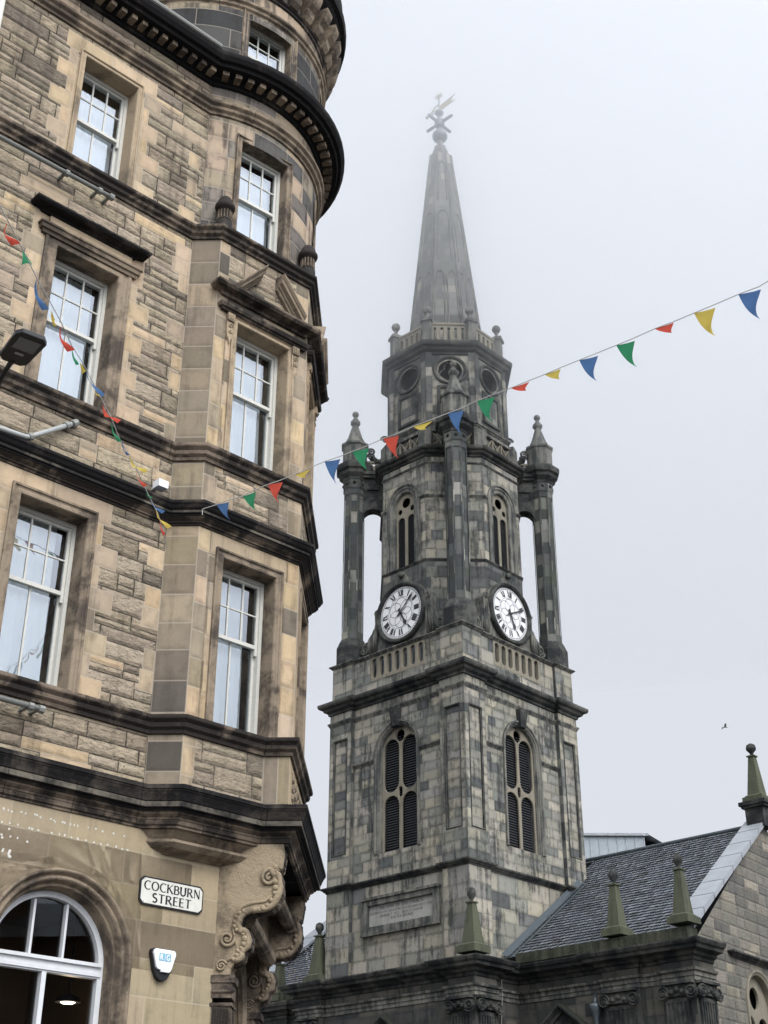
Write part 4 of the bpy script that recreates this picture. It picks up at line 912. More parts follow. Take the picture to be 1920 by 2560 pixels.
# windows of the shaft
def capsule(cx, hw, z0, z1, rb=True, rt=True, n=8):
    pts = []
    if rb: pts += [(cx+hw*math.cos(math.pi+math.pi*k/n), z0+hw+hw*math.sin(math.pi+math.pi*k/n)) for k in range(n+1)]
    else: pts += [(cx-hw, z0), (cx+hw, z0)]
    if rt: pts += [(cx+hw*math.cos(math.pi*k/n), z1-hw+hw*math.sin(math.pi*k/n)) for k in range(n+1)]
    else: pts += [(cx+hw, z1), (cx-hw, z1)]
    return pts
def louvres(fr, spans, z0, z1, d, pitch=.085):
    mb = MB(fr); z = z0
    while z < z1:
        for a, b in spans: mb.add([(a, d, z), (b, d, z), (b, d-.10, z+.085), (a, d-.10, z+.085), (a, d, z+.02), (b, d, z+.02)], [(0, 1, 2, 3), (0, 1, 5, 4), (4, 5, 2, 3)])
        z += pitch
    return mb
for k in range(4):
    fr = cfr(k, WI); mb = MB()
    ringarc(mb, fr, 0, 14.42, [(1.0, .0), (1.0, .07), (.94, .08), (.91, .03), (.87, .03), (.84, -.02), (.82, -.02), (.80, -.10), (.79, -.32)], 0, math.pi, 26, legs=11.1)
    mb.box(-1.0, 1.0, -.35, -.02, 11.02, 11.12, fr)
    wn = mb.build('belfry_window', 'tbandl', church)
    mb = MB(); o = archpoly(0, .84, 11.08, 14.42, 22)
    plate(mb, [o, capsule(-.405, .355, 11.12, 12.98, False), capsule(.405, .355, 11.12, 12.98, False), capsule(-.405, .355, 13.06, 14.90), capsule(.405, .355, 13.06, 14.90), capsule(0, .10, 12.84, 13.22), capsule(0, .20, 14.72, 15.16)], -.22, -.15, fr, .018)
    mb.build('tracery', 'trac', wn)
    louvres(fr, [(-.75, -.05), (.05, .75)], 11.1, 15.0, -.25).build('louvre_slats', 'louvre', wn)
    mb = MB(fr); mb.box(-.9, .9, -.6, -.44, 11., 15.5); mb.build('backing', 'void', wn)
    mb = MB(fr); mb.add([(-.15, .0, 15.18), (.15, 0, 15.18), (-.13, .14, 15.20), (.13, .14, 15.20), (-.19, .18, 15.62), (.19, .18, 15.62), (-.20, 0, 15.80), (.20, 0, 15.80), (-.20, .2, 15.80), (.20, .2, 15.80)], [(0, 1, 3, 2), (2, 3, 5, 4), (4, 5, 9, 8), (0, 2, 4, 6), (1, 3, 5, 7), (4, 8, 6), (5, 9, 7)]); mb.build('keystone', 'tband', wn)
    for a, b in ((-WO+PW, -.99), (.99, WO-PW)):
        mb = MB(); sweep(mb, [(a, 0), (b, 0)], cprof(14.14, 14.30, .09), fn=fr); mb.build('impost_band', 'tbandl', church)
# plaque
fr = cfr(0, WI)
mb = MB(); plate(mb, [rect(-1.46, 1.76, 8.62, 9.68), rect(-1.24, 1.54, 8.82, 9.50)], -.02, .10, fr, .02); mb.box(-1.50, 1.80, .0, .16, 9.66, 9.74, fr); mb.box(-1.50, 1.80, 0, .12, 8.56, 8.63, fr); pf = mb.build('plaque_frame', 'tbandl', church)
mb = MB(fr); mb.box(-1.3, 1.6, -.03, .0, 8.76, 9.56); pq = mb.build('inscribed_plaque', 'plaq', church)
mb = MB()
text(mb, fr, 'THE SPIRE OF THIS CHURCH', -.78, 9.34, .095, .006, tk=.16, th=.10, width=1.85)
text(mb, fr, 'DESTROYED BY GREAT FIRE IN NOVEMBER MDCCCXXIV', -1.16, 9.22, .065, .006, tk=.14, th=.09, width=2.62)
text(mb, fr, 'REBUILT A.D. MDCCCXXVIII', -.75, 9.10, .075, .006, tk=.15, th=.09, width=1.80)
text(mb, fr, 'WALTER BROWN', -.30, 8.99, .08, .006, tk=.16, th=.1, width=.95); mb.build('inscription', 'letter', pq)
# --- parapet stage with pierced balustrade
mb = MB()
for k in range(4):
    fo = cfr(k, 3.0); fi = cfr(k, 2.90)
    slots = [capsule(-1.05+.35*j, .115, 17.22, 17.92) for j in range(7)]
    for a, b in ((-3.0, -2.03), (2.03, 3.0)): blocks(mb, fo, a, b, 16.6, 18.0, [], (.36, .46), (.4, .9), 'tow', 0., rng=rc_)
    blocks(mb, fi, -2.03, 2.03, 16.6, 18.0, [rect(-1.24, 1.24, 17.13, 17.98)], (.36, .46), (.4, .9), 'tow', 0., rng=rc_)
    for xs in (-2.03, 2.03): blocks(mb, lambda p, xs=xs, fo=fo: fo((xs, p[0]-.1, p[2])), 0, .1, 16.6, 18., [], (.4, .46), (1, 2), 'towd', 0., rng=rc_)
cp('tower_parapet', mb, 'tower')
for k in range(4):
    mb = MB()
    plate(mb, [rect(-1.26, 1.26, 17.11, 18.0)]+[capsule(-1.08+.36*j, .125, 17.20, 17.94) for j in range(7)], -.14, .01, cfr(k, 2.90), .015)
    cp('pierced_balustrade', mb, 'trac')
mb = MB(CH); mb.box(-2.6, 2.6, -2.6, 2.6, 17.0, 18.02); cp('tower_deck', mb, 'leadd')
# --- octagonal stage
RO = 2.72; IO = RO*math.cos(math.pi/8); HS = RO*math.sin(math.pi/8)
mb = MB()
for k in range(8):
    fr = ofr(k, IO); hol = [archpoly(0, .66, 21.22, 23.72, 16)] if k % 2 == 0 else []
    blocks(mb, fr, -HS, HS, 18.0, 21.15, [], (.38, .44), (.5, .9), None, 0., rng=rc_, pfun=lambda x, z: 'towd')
    blocks(mb, fr, -HS, HS, 21.2, 25.45, hol, (.36, .42), (.4, .7), 'tow', 0., rng=rc_)
    blocks(mb, fr, -HS, HS, 21.15, 21.2, [], (.1, .2), (3, 4), 'towd', 0., rng=rc_)
cp('belfry_octagon_wall', mb, 'tower')
OC = octo(RO)
cband('string_course', cprof(21.13, 21.25, .05), 'tband', OC)
cband('string_course', cprof(25.08, 25.18, .05), 'tbandl', OC)
cband('belfry_cornice', cprof(25.40, 25.80, .30), 'tband', OC)
for k in range(0, 8, 2):
    fr = ofr(k, IO); mb = MB()
    ringarc(mb, fr, 0, 23.80, [(.80, .0), (.80, .06), (.74, .07), (.71, .02), (.66, .04), (.62, .03), (.60, .0), (.50, .0), (.47, -.02), (.455, -.12), (.45, -.28)], 0, math.pi, 22, legs=21.22)
    wn = mb.build('belfry_window', 'tbandl', church)
    mb = MB(); plate(mb, [archpoly(0, .48, 21.2, 23.80, 18), capsule(-.235, .185, 21.24, 23.36, False), capsule(.235, .185, 21.24, 23.36, False), circ(0, 23.90, .21, 18), circ(-.30, 23.60, .12, 14), circ(.30, 23.60, .12, 14)], -.17, -.12, fr, .012); mb.build('tracery', 'trac', wn)
    louvres(fr, [(-.44, -.03), (.03, .44)], 21.2, 23.3, -.18).build('louvre_slats', 'louvre', wn)
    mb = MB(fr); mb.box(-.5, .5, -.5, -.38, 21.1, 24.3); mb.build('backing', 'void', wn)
    for a, b in ((-HS-.01, -.79), (.79, HS+.01)):
        mb = MB(); sweep(mb, [(a, 0), (b, 0)], cprof(23.68, 23.82, .08), fn=fr); mb.build('impost_band', 'tbandl', church)
for k in range(1, 8, 2):
    mb = MB(); sweep(mb, [(-HS-.01, 0), (HS+.01, 0)], cprof(23.68, 23.82, .08), fn=ofr(k, IO)); mb.build('impost_band', 'tbandl', church)
# --- corner columns, their pinnacles and the links to the octagon
AC = 2.53
def column(qx, qy, ang):
    cx, cy = AC*qx, AC*qy; rot = math.atan2(qy, qx)
    col = MB(); R_ = .42; inr = R_*math.cos(math.pi/8); h2 = R_*math.sin(math.pi/8)
    for k in range(8):
        a = k*math.pi/4; c, s = math.cos(a), math.sin(a)
        fr = lambda p, c=c, s=s: CH((cx+p[0]*c+(p[1]+inr)*s, cy+p[0]*s-(p[1]+inr)*c, p[2]))
        pan = rect(-h2+.045, h2-.045, 19.35, 25.0)
        blocks(col, fr, -h2, h2, 19.05, 25.3, [pan], (.42, .52), (2, 3), 'tcol', 0., rng=rc_)
        blocks(col, fr, -h2+.03, h2-.03, 19.32, 25.05, [], (.42, .52), (2, 3), 'tcol', 0., d=-.035, rng=rc_)
        blocks(col, fr, -h2-.03, h2+.03, 25.25, 25.62, [], (.36, .38), (2, 3), 'tcol', 0., d=.02, rng=rc_)
    ob = col.build('corner_column', 'tcol', church)
    mb = MB(CH); lathe(mb, cx, cy, [(.60, 18.06), (.60, 18.72), (.56, 18.80), (.50, 18.95), (.44, 19.07), (.40, 19.08)], 8, a0=math.pi/8); mb.build('column_base', 'tband', ob)
    mb = MB(CH); lathe(mb, cx, cy, [(.40, 25.60), (.46, 25.62), (.47, 25.72), (.62, 25.86), (.64, 25.98), (.73, 26.04), (.75, 26.16), (.74, 26.28), (.55, 26.40)], 8, a0=math.pi/8); mb.build('capital', 'tband', ob)
    mb = MB(CH)
    for k in range(8):
        a = math.pi/4*k; ball(mb, (cx+.40*math.cos(a), cy+.40*math.sin(a), 25.48), .075, n=8, k=5)
    mb.build('capital_boss', 'tband', ob)
    mb = MB(CH); lathe(mb, cx, cy, [(.52, 26.36), (.50, 26.44), (.50, 27.15), (.56, 27.2), (.56, 27.28), (.42, 27.36), (.30, 27.62), (.20, 27.95), (.13, 28.18), (.12, 28.22), (.20, 28.32), (.20, 28.40), (.13, 28.48), (.07, 28.60), (.05, 28.64)], 8, a0=math.pi/8); pn = mb.build('pinnacle', 'tbandl', church)
    mb = MB(CH); ball(mb, (cx, cy, 28.76), .13); mb.build('ball_finial', 'tbandl', pn, True)
    # link wall on the diagonal
    dv_ = (qx*q5, qy*q5)
    lk = lambda p: CH((dv_[0]*p[0]-dv_[1]*p[1], dv_[1]*p[0]+dv_[0]*p[1], p[2]))       # p[0] outwards from the axis, p[1] across
    x0, x1 = IO-.05, AC/q5-.34; rl = (x1-x0)/2
    mb = MB()
    arch = [(x0, 24.05)]+[((x0+x1)/2-rl*math.cos(math.pi*k/12), 24.05+rl*math.sin(math.pi*k/12)) for k in range(1, 12)]+[(x1, 24.05), (x1, 26.1), (x0, 26.1)]
    plate(mb, [arch, rect(x0+.16, x1-.14, 24.85, 25.25)], -.24, .24, lambda p: lk((p[0], p[1], p[2])))
    plate(mb, [rect(x0+.1, x1-.1, 24.8, 25.3)], -.18, .18, lambda p: lk((p[0], p[1], p[2])))
    mb.build('link_arch', 'tband', church)
    mb = MB(lk); mb.box(x0, x1+.05, -.36, .36, 25.72, 25.84); mb.box(x0, x1+.05, -.42, .42, 25.84, 25.98); mb.build('link_cornice', 'tband', church)
    mb = MB(lk)
    for y in (-.18, .18): spiral(mb, lambda p, y=y: lk((p[0], y+p[1], p[2])), x1-.28, 26.95, .16, 0, 1.5, n=20, thick=.3)
    tube(mb, [(x1-.3, 0, 26.80), (x1-.5, 0, 26.62), (x0+.1, 0, 26.60), (x0-.12, 0, 26.85)], [.12, .12, .14, .12], 8)
    tube(mb, [(x0-.25, 0, 26.6), (x0-.28, 0, 27.2), (x0-.18, 0, 27.75)], [.13, .12, .08], 8); spiral(mb, lambda p: lk(p), x0-.06, 27.62, .17, 0, 1.4, n=20, thick=.3)
    mb.build('scroll_buttress', 'tband', church, True)
    mb = MB(lk); 
    for s_ in (-1, 1): tube(mb, [((x0+x1)/2-.16, 0, 26.32-.26*s_), ((x0+x1)/2+.16, 0, 26.32+.26*s_)], .045, 6)
    mb.box(x0, x1, -.06, .06, 26.54, 26.62); mb.build('link_lattice', 'trac', church)
for i, (qx, qy) in enumerate(((1, -1), (-1, -1), (1, 1), (-1, 1))): column(qx, qy, i)
# --- clocks
def clock(k, minute, hour):
    fr = cfr(k, 2.70); CZ = 19.42
    mb = MB(); out = []
    half = [(1.86, 18.08), (1.98, 18.30), (2.0, 18.55), (1.86, 18.78), (1.66, 18.80), (1.55, 18.66), (1.45, 18.78), (1.36, 19.1), (1.30, 19.4), (1.32, 19.68), (1.24, 19.86), (1.10, 19.90), (.98, 20.08), (.72, 20.32), (.42, 20.50), (.22, 20.62), (.14, 20.84), (.05, 20.98)]
    poly = half+[(-x, z) for x, z in reversed(half)]
    plate(mb, [poly], -.42, -.08, fr, .03)
    cl = mb.build('clock_surround', 'tbandl', church)
    f2 = fr
    for sg in (-1, 1):
        mb = MB()
        spiral(mb, f2, sg*1.78, 18.55, .21, -.06, 1.9, flip=-sg, n=34, thick=.2, a0=math.pi if sg < 0 else 0); spiral(mb, f2, sg*1.21, 19.76, .13, -.06, 1.7, flip=-sg, n=26, thick=.22)
        for j in range(4):
            x = 1.14+j*.12; tube(mb, [f2((sg*x*.98, -.08, 19.55-j*.18)), f2((sg*(x+.03), -.02, 18.95-j*.05)), f2((sg*(x+.08), -.04, 18.30))], [.03, .06, .05], 6)
        mb.build('scroll', 'tbandl', cl, True)
    mb = MB(); ball(mb, (0, 0, 0), .12, fn=lambda p: f2((p[0], p[1], 20.88+p[2])), n=10, k=6); mb.build('knob', 'tbandl', cl, True)
    mb = MB(); ringarc(mb, fr, 0, CZ, [(1.14, -.1), (1.14, .06), (1.10, .10), (1.04, .10), (1.0, .05), (.97, .03), (.965, -.02)], 0, 2*math.pi, 48); mb.build('clock_ring', 'tband', cl, True)
    mb = MB(fr); mb.add([(x, 0., z) for x, z in circ(0, CZ, .975, 48)], [tuple(range(48))]); dial = mb.build('dial', 'dial', cl)
    def seg(a, r0, r1, w0, w1, d, mb_=None, c=(0, 0)):
        s, c_ = math.sin(a), math.cos(a); (mb_ or mb).add([fr((s*r0+c_*w0*u, d, CZ+c_*r0-s*w0*u)) for u in (-1, 1)]+[fr((s*r1+c_*w1*u, d, CZ+c_*r1-s*w1*u)) for u in (1, -1)], [(0, 1, 2, 3)])
    NUM = {12: 'XII', 1: 'I', 2: 'II', 3: 'III', 4: 'IIII', 5: 'V', 6: 'VI', 7: 'VII', 8: 'VIII', 9: 'IX', 10: 'X', 11: 'XI'}
    wid = {'I': .062, 'V': .125, 'X': .13}
    for n_, s_ in NUM.items():
        a = math.radians(n_*30); tot = sum(wid[c] for c in s_); x = -tot/2; h0, h1 = .62, .85; mb = MB()
        for c in s_:
            w_ = wid[c]; ii = 0
            def bar(xa, xb, t_):
                # bar leaning from xa (inner) to xb (outer)
                s, c_ = math.sin(a), math.cos(a); d = .006+.0005*(len(mb.f) % 4)
                mb.add([fr((s*r+c_*(xx+u*t_/2), d, CZ+c_*r-s*(xx+u*t_/2))) for r, xx, u in ((h0, xa, -1), (h0, xa, 1), (h1, xb, 1), (h1, xb, -1))], [(0, 1, 2, 3)])
            if c == 'I': bar(x+w_/2, x+w_/2, .056)
            elif c == 'V': bar(x+w_*.5, x+w_*.12, .056); bar(x+w_*.5, x+w_*.85, .016)
            else: bar(x+w_*.85, x+w_*.12, .056); bar(x+w_*.12, x+w_*.85, .016)
            x += w_
        mb.build('numeral', 'hands', cl)
    mb = MB()
    for r0, r1 in ((.885, .90), (.945, .955), (.578, .59)): ringarc(mb, fr, 0, CZ, [(r0, .005), (r1, .005)], 0, 2*math.pi, 60)
    for j in range(60): seg(j*math.pi/30, .90, .935, .008, .008, .0062)
    for j in range(6):
        a = j*math.pi/3; cx_, cz_ = .285*math.sin(a), CZ+.285*math.cos(a); ringarc(mb, fr, cx_, cz_, [(.262, .004+.0006*j), (.278, .004+.0006*j)], 0, 2*math.pi, 28)
    mb.build('dial_tracery', 'hands', dial)
    for ang, ln, w0, nm, d in ((math.radians(minute*6), .84, .030, 'minute_hand', .045), (math.radians(hour*30), .60, .042, 'hour_hand', .030)):
        mb = MB(); seg(ang, -.17, .0, w0*1.5, w0*.8, d); seg(ang, .0, ln*.62, w0*.8, w0*.9, d); seg(ang, ln*.62, ln*.78, w0*.9, w0*2.0, d); seg(ang, ln*.78, ln, w0*2.0, .006, d)
        mb.build(nm, 'hands', cl)
    mb = MB(); ball(mb, (0, 0, 0), .05, fn=lambda p: fr((p[0], .05+p[1]*.5, CZ+p[2])), n=10, k=5); mb.build('hand_boss', 'hands', cl)
clock(0, 7.6, 5.12); clock(1, 10.6, 5.2); clock(2, 8, 5.13); clock(3, 8, 5.13)
# --- lattice parapet and lantern stage
RP = 2.66; IP = RP*math.cos(math.pi/8); HP = RP*math.sin(math.pi/8)
for k in range(8):
    fr = ofr(k, IP); mb = MB(); ml = MB(); mpd = MB()
    mb.box(-HP, HP, -.14, .03, 26.52, 26.64, fr); cp('lattice_rail', mb, 'tbandl')
    a, b = -HP+.26, HP-.26; w_ = (b-a)/3
    for j in range(3):
        for s_ in (0, 1): tube(ml, [fr((a+w_*(j+s_), -.05+.008*s_, 25.82)), fr((a+w_*(j+1-s_), -.05+.008*s_, 26.53))], .035, 4)
        if j: ml.box(a+w_*j-.02, a+w_*j+.02, -.09, -.0, 25.82, 26.53, fr)
    cp('lattice', ml, 'trac')
    a_ = math.pi/8+k*math.pi/4; c, s = math.cos(a_), math.sin(a_)
    mpd.box(-.20, .05, -.25, .25, 25.8, 26.66, lambda p, c=c, s=s: CH((c*(RP+p[0])-s*p[1], s*(RP+p[0])+c*p[1], p[2]))); cp('lattice_pedestal', mpd, 'tbandl')
RL = 2.40; IL = RL*math.cos(math.pi/8); HL = RL*math.sin(math.pi/8)
mb = MB()
for k in range(8):
    hw = MB(); fr = ofr(k, IL); hole = circ(0, 29.42, .46, 18); hp_ = rect(-.46, .46, 27.35, 28.72)
    blocks(mb, fr, -HL, HL, 25.8, 30.3, [hole], (.36, .44), (.5, .8), None, 0., rng=rc_, pfun=lambda x, z: 'towd' if RN.random() < .5 else 'tow')
    for a, b in ((-HL, -HL+.2), (HL-.2, HL)): blocks(mb, fr, a-.02, b+.02, 27.1, 30.3, [], (.36, .44), (.5, .8), 'towd', 0., d=.07, rng=rc_)
    plate(hw, [rect(-.50, .50, 27.32, 28.70), rect(-.40, .40, 27.42, 28.60)], .0, .06, fr, .01)
    ringarc(hw, fr, 0, 29.42, [(.66, .0), (.66, .05), (.62, .08), (.56, .06), (.52, .0), (.48, -.03), (.46, -.3)], 0, 2*math.pi, 30)
    if k % 2:
        for j in range(3):
            a_ = math.radians(90+j*120); ringarc(hw, fr, .2*math.cos(a_), 29.42+.2*math.sin(a_), [(.20, -.14), (.24, -.10), (.26, -.14)], a_-2.2, a_+2.2, 14)
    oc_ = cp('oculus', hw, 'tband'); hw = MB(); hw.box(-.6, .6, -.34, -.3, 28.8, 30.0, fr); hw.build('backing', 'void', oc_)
cp('lantern_wall', mb, 'tower')
LC = octo(RL)
cband('lantern_plinth', cprof(26.86, 27.1, .12), 'tbandl', LC)
lb = []                                # cornice breaks forward over each corner
cband('lantern_cornice', cprof(30.12, 30.66, .34), 'tband', LC)
# gallery balustrade
RB = 2.20; IB = RB*math.cos(math.pi/8); HB = RB*math.sin(math.pi/8)
for k in range(8):
    mb = MB(); fr = ofr(k, IB); plate(mb, [rect(-HB, HB, 30.62, 31.78)]+[capsule(-HB+.30+j*(2*HB-.6)/4, .068, 30.84, 31.60) for j in range(5)], -.16, -.02, fr, .01)
    mb.box(-HB, HB, -.20, .02, 31.70, 31.80, fr); cp('gallery_balustrade', mb, 'trac')
for k in range(8):
    a = math.pi/8+k*math.pi/4; c, s = math.cos(a), math.sin(a); ff = lambda p, c=c, s=s: CH((c*(RB+p[0])-s*p[1], s*(RB+p[0])+c*p[1], p[2]))
    mb = MB(ff); mb.box(-.20, .16, -.17, .17, 30.62, 31.78); mb.box(-.26, .22, -.23, .23, 31.78, 31.90); mb.add([(-.20, -.2, 31.9), (.18, -.2, 31.9), (.18, .2, 31.9), (-.2, .2, 31.9), (-.03, 0, 32.12)], [(0, 1, 4), (1, 2, 4), (2, 3, 4), (3, 0, 4)]); pp = mb.build('gallery_pedestal', 'tbandl', church)
    mb = MB(ff); lathe(mb, -.02, 0, [(.07, 32.02), (.06, 32.16), (.09, 32.2), (.05, 32.24)], 10); ball(mb, (-.02, 0, 32.40), .175); mb.build('ball_finial', 'tbandl', pp, True)
# --- spire
def spr(z): return 1.71+(z-30.65)*(.49-1.71)/(42.25-30.65)
mb = MB(); mr = MB()
for k in range(8):
    a = k*math.pi/4; c, s = math.cos(a), math.sin(a); c8 = math.cos(math.pi/8); t8 = math.tan(math.pi/8)
    def fr(p, c=c, s=s):
        inr = spr(p[2])*c8; x = p[0]*inr*t8; return CH((x*c+(p[1]+inr)*s, x*s-(p[1]+inr)*c, p[2]))
    PAL['sp'] = [(3, (.17, .17, .155)), (4, (.12, .122, .115)), (2, (.09, .095, .09)), (.7, (.32, .30, .25))]
    blocks(mb, fr, -1, 1, 30.65, 42.25, [], (.38, .46), (.6, 1.3), 'sp', 0., rng=rc_)
    for z0, z1, xs in ((31.2, 35.1, (-.48, .48)), (35.7, 38.6, (0,)), (39.2, 41.6, (0,))):
        hwid = .36 if len(xs) == 2 else .62
        for xc in xs:
            pts = [fr((xc-hwid, .0, z0)), fr((xc-hwid, .01, z1-.35))]+[fr((xc-hwid*math.cos(math.pi*j/8), .01, z1-.35+.35*math.sin(math.pi*j/8))) for j in range(1, 8)]+[fr((xc+hwid, .01, z1-.35)), fr((xc+hwid, 0., z0))]
            tube(mr, pts, .035, 5)
for k in range(8):
    a = math.pi/8+k*math.pi/4; tube(mr, [CH((spr(z)*math.cos(a), spr(z)*math.sin(a), z)) for z in (30.65, 42.25)], .04, 6)
cp('spire', mb, 'spire'); cp('spire_moulding', mr, 'tbandl')
mb = MB(CH); lathe(mb, 0, 0, [(.49, 42.2), (.40, 42.34), (.34, 42.40), (.34, 42.58), (.31, 42.62), (.26, 42.72), (.26, 42.86), (.20, 42.92), (.13, 43.02), (.12, 43.26)], 16); cp('spire_cap', mb, 'tbandl', smooth=False)
mb = MB(CH); ball(mb, (0, 0, 43.56), .34, n=24, k=14); cp('spire_ball', mb, 'leadd', smooth=True)
# weathervane: four cigar-shaped arms, forked pennant, star
van = MB(CH); lathe(van, 0, 0, [(.09, 43.85), (.09, 44.06), (.20, 44.14), (.23, 44.26), (.23, 44.42), (.20, 44.52), (.10, 44.6), (.08, 44.76), (.19, 44.92), (.20, 44.99), (.10, 45.07), (.03, 45.1), (.03, 45.95), (.0, 45.96)], 14); vane = cp('weathervane', van, 'leadd')
mb = MB(CH); ca = -math.pi/4+.0
for a in (0, math.pi/2, math.pi, 3*math.pi/2):
    c, s = math.cos(a), math.sin(a); tube(mb, [(c*.15, s*.15, 44.34), (c*.45, s*.45, 44.34), (c*.72, s*.72, 44.34), (c*.76, s*.76, 44.34)], [.065, .075, .07, .04], 8)
mb.build('compass_arm', 'leadd', vane)
hx, hy = math.cos(-TR-.5), math.sin(-TR-.5)
fv = lambda p: CH((hx*p[0]-hy*p[1], hy*p[0]+hx*p[1], p[2]))
mb = MB(); plate(mb, [[(.03, 45.06), (.52, 45.28), (.82, 45.40), (.62, 45.38), (.54, 45.40), (.70, 45.50), (.54, 45.50), (.82, 45.78), (.50, 45.62), (.03, 45.40)]], -.012, .012, fv); mb.build('vane_flag', 'gold', vane)
mb = MB(); tube(mb, [fv((0, 0, 45.5)), fv((-.22, 0, 45.38)), fv((-.5, 0, 45.02))], .03, 5); tube(mb, [fv((0, 0, 45.02)), fv((-.25, 0, 45.06)), fv((-.6, 0, 44.98))], .03, 5); tube(mb, [fv((-.05, 0, 45.25)), fv((-.36, 0, 45.15))], .02, 4); ball(mb, (0, 0, 0), .08, fn=lambda p: fv((-.62+p[0], p[1], 44.98+p[2])), n=8, k=5); mb.build('vane_pointer', 'gold', vane)
mb = MB()
for j in range(9):
    a = 2*math.pi*j/9+.2; tube(mb, [fv((0, 0, 46.0)), fv((.24*math.cos(a), 0, 46.0+.24*math.sin(a)))], [.035, .006], 5)
mb.build('star', 'gold', vane)

# --- body of the church
HX, YN = 3.62, -1.40                   # half width of the tower's base block; front plane of the wings
blk = MB()
def entab(path, side=-1):
    for nm, pr, mt in (('architrave', [(-.02, 6.24), (.03, 6.25), (.03, 6.36), (.06, 6.37), (.06, 6.47), (.12, 6.50), (.14, 6.56), (-.02, 6.60)], 'tbandl'),
                       ('cornice', [(-.02, 6.76), (.04, 6.78), (.05, 6.86), (.14, 6.90), (.16, 6.98), (.36, 7.02), (.38, 7.10), (.44, 7.14), (.48, 7.22), (.48, 7.26), (-.1, 7.34)], 'tband')):
        mb = MB(CH); sweep(mb, path, pr, False, side); mb.build(nm, mt, church)
XG = 9.45; XL = -9.45
HB_ = HX-.18; PJ = 1.0                 # base block wall with corner projections
front = [(XL, YN)]
BW_ = [(XL+.0, YN-.12), (XL+1.2, YN-.12), (XL+1.2, YN), (-7.6, YN), (-7.6, YN-.12), (-6.4, YN-.12), (-6.4, YN)]
front = BW_+[(-HX, YN), (-HX, -HX), (-HX+PJ, -HX), (-HX+PJ, -HB_), (HX-PJ, -HB_), (HX-PJ, -HX), (HX, -HX), (HX, -HX+PJ), (HB_, -HX+PJ), (HB_, YN), (6.5, YN), (6.5, YN-.12), (7.7, YN-.12), (7.7, YN), (XG-1.0, YN), (XG-1.0, YN-.12), (XG, YN-.12), (XG, YN+.9)]
entab(front)
def wallrun(p, q, z0, z1, palette='port', holes=(), ch=(.36, .44), bl=(.6, 1.0), al=0.):
    l = math.hypot(q[0]-p[0], q[1]-p[1]); hx, hy = (q[0]-p[0])/l, (q[1]-p[1])/l
    fr = lambda u: CH((p[0]+hx*u[0]+hy*u[1], p[1]+hy*u[0]-hx*u[1], u[2])); blocks(blk, fr, 0, l, z0, z1, holes, ch, bl, palette, al, rng=rc_); return fr
for p, q in zip(front[:-1], front[1:]): wallrun(p, q, -1.6, 6.3); wallrun(p, q, 6.56, 6.82)
cp('lower_wall', blk, 'tower')
# attic slab the tower stands on
mb = MB(CH); mb.box(-HX, HX, -HX, 3.0, 7.0, 7.28); mb.box(-3.2, 3.2, -3.2, 3.2, 7.2, 7.34); cp('tower_plinth', mb, 'tbandl')
# gable at the right-hand end, slightly skewed in plan
G0 = (XG-.02, YN+.05); G1 = (8.92, 4.45); G2 = (8.35, 10.3)
gl_ = math.hypot(G2[0]-G0[0], G2[1]-G0[1]); gx, gy = (G2[0]-G0[0])/gl_, (G2[1]-G0[1])/gl_; gr = math.hypot(G1[0]-G0[0], G1[1]-G0[1])
fG = lambda u: CH((G0[0]+gx*u[0]+gy*u[1], G0[1]+gy*u[0]-gx*u[1], u[2]))
gm = MB(); ZE, ZR = 7.25, 11.72
wx0 = 2.9
blocks(gm, fG, 0, gl_, -1.6, 12.4, [archpoly(wx0+1.05, .86, 2., 6.05, 14)], (.24, .36), (.4, 1.0), 'gab', .65, rng=rc_, region=[(0, -1.6), (gl_, -1.6), (gl_, ZE), (gr, ZR+.08), (0, ZE)])
cp('gable_wall', gm, 'gable')
mb = MB(); ringarc(mb, fG, wx0+1.05, 6.05, [(1.0, .0), (1.0, .05), (.95, .06), (.9, .02), (.86, .0), (.84, -.3)], 0, math.pi, 20, legs=2.); gw = mb.build('gable_window', 'trac', church)
mb = MB(); plate(mb, [archpoly(wx0+1.05, .86, 2., 6.05, 18), capsule(wx0+.63, .34, 2.2, 5.8, False), capsule(wx0+1.47, .34, 2.2, 5.8, False), circ(wx0+1.05, 6.28, .33, 18)], -.28, -.18, fG, .02); mb.build('tracery', 'trac', gw)
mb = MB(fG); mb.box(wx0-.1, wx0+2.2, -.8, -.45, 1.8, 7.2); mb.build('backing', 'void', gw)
mb = MB(); sweep(mb, [(wx0-.6, -.02), (wx0-.6, 0), (wx0+2.8, 0), (wx0+2.8, -.02)], cprof(7.18, 7.36, .22), fn=fG); mb.build('window_hood', 'tband', church)
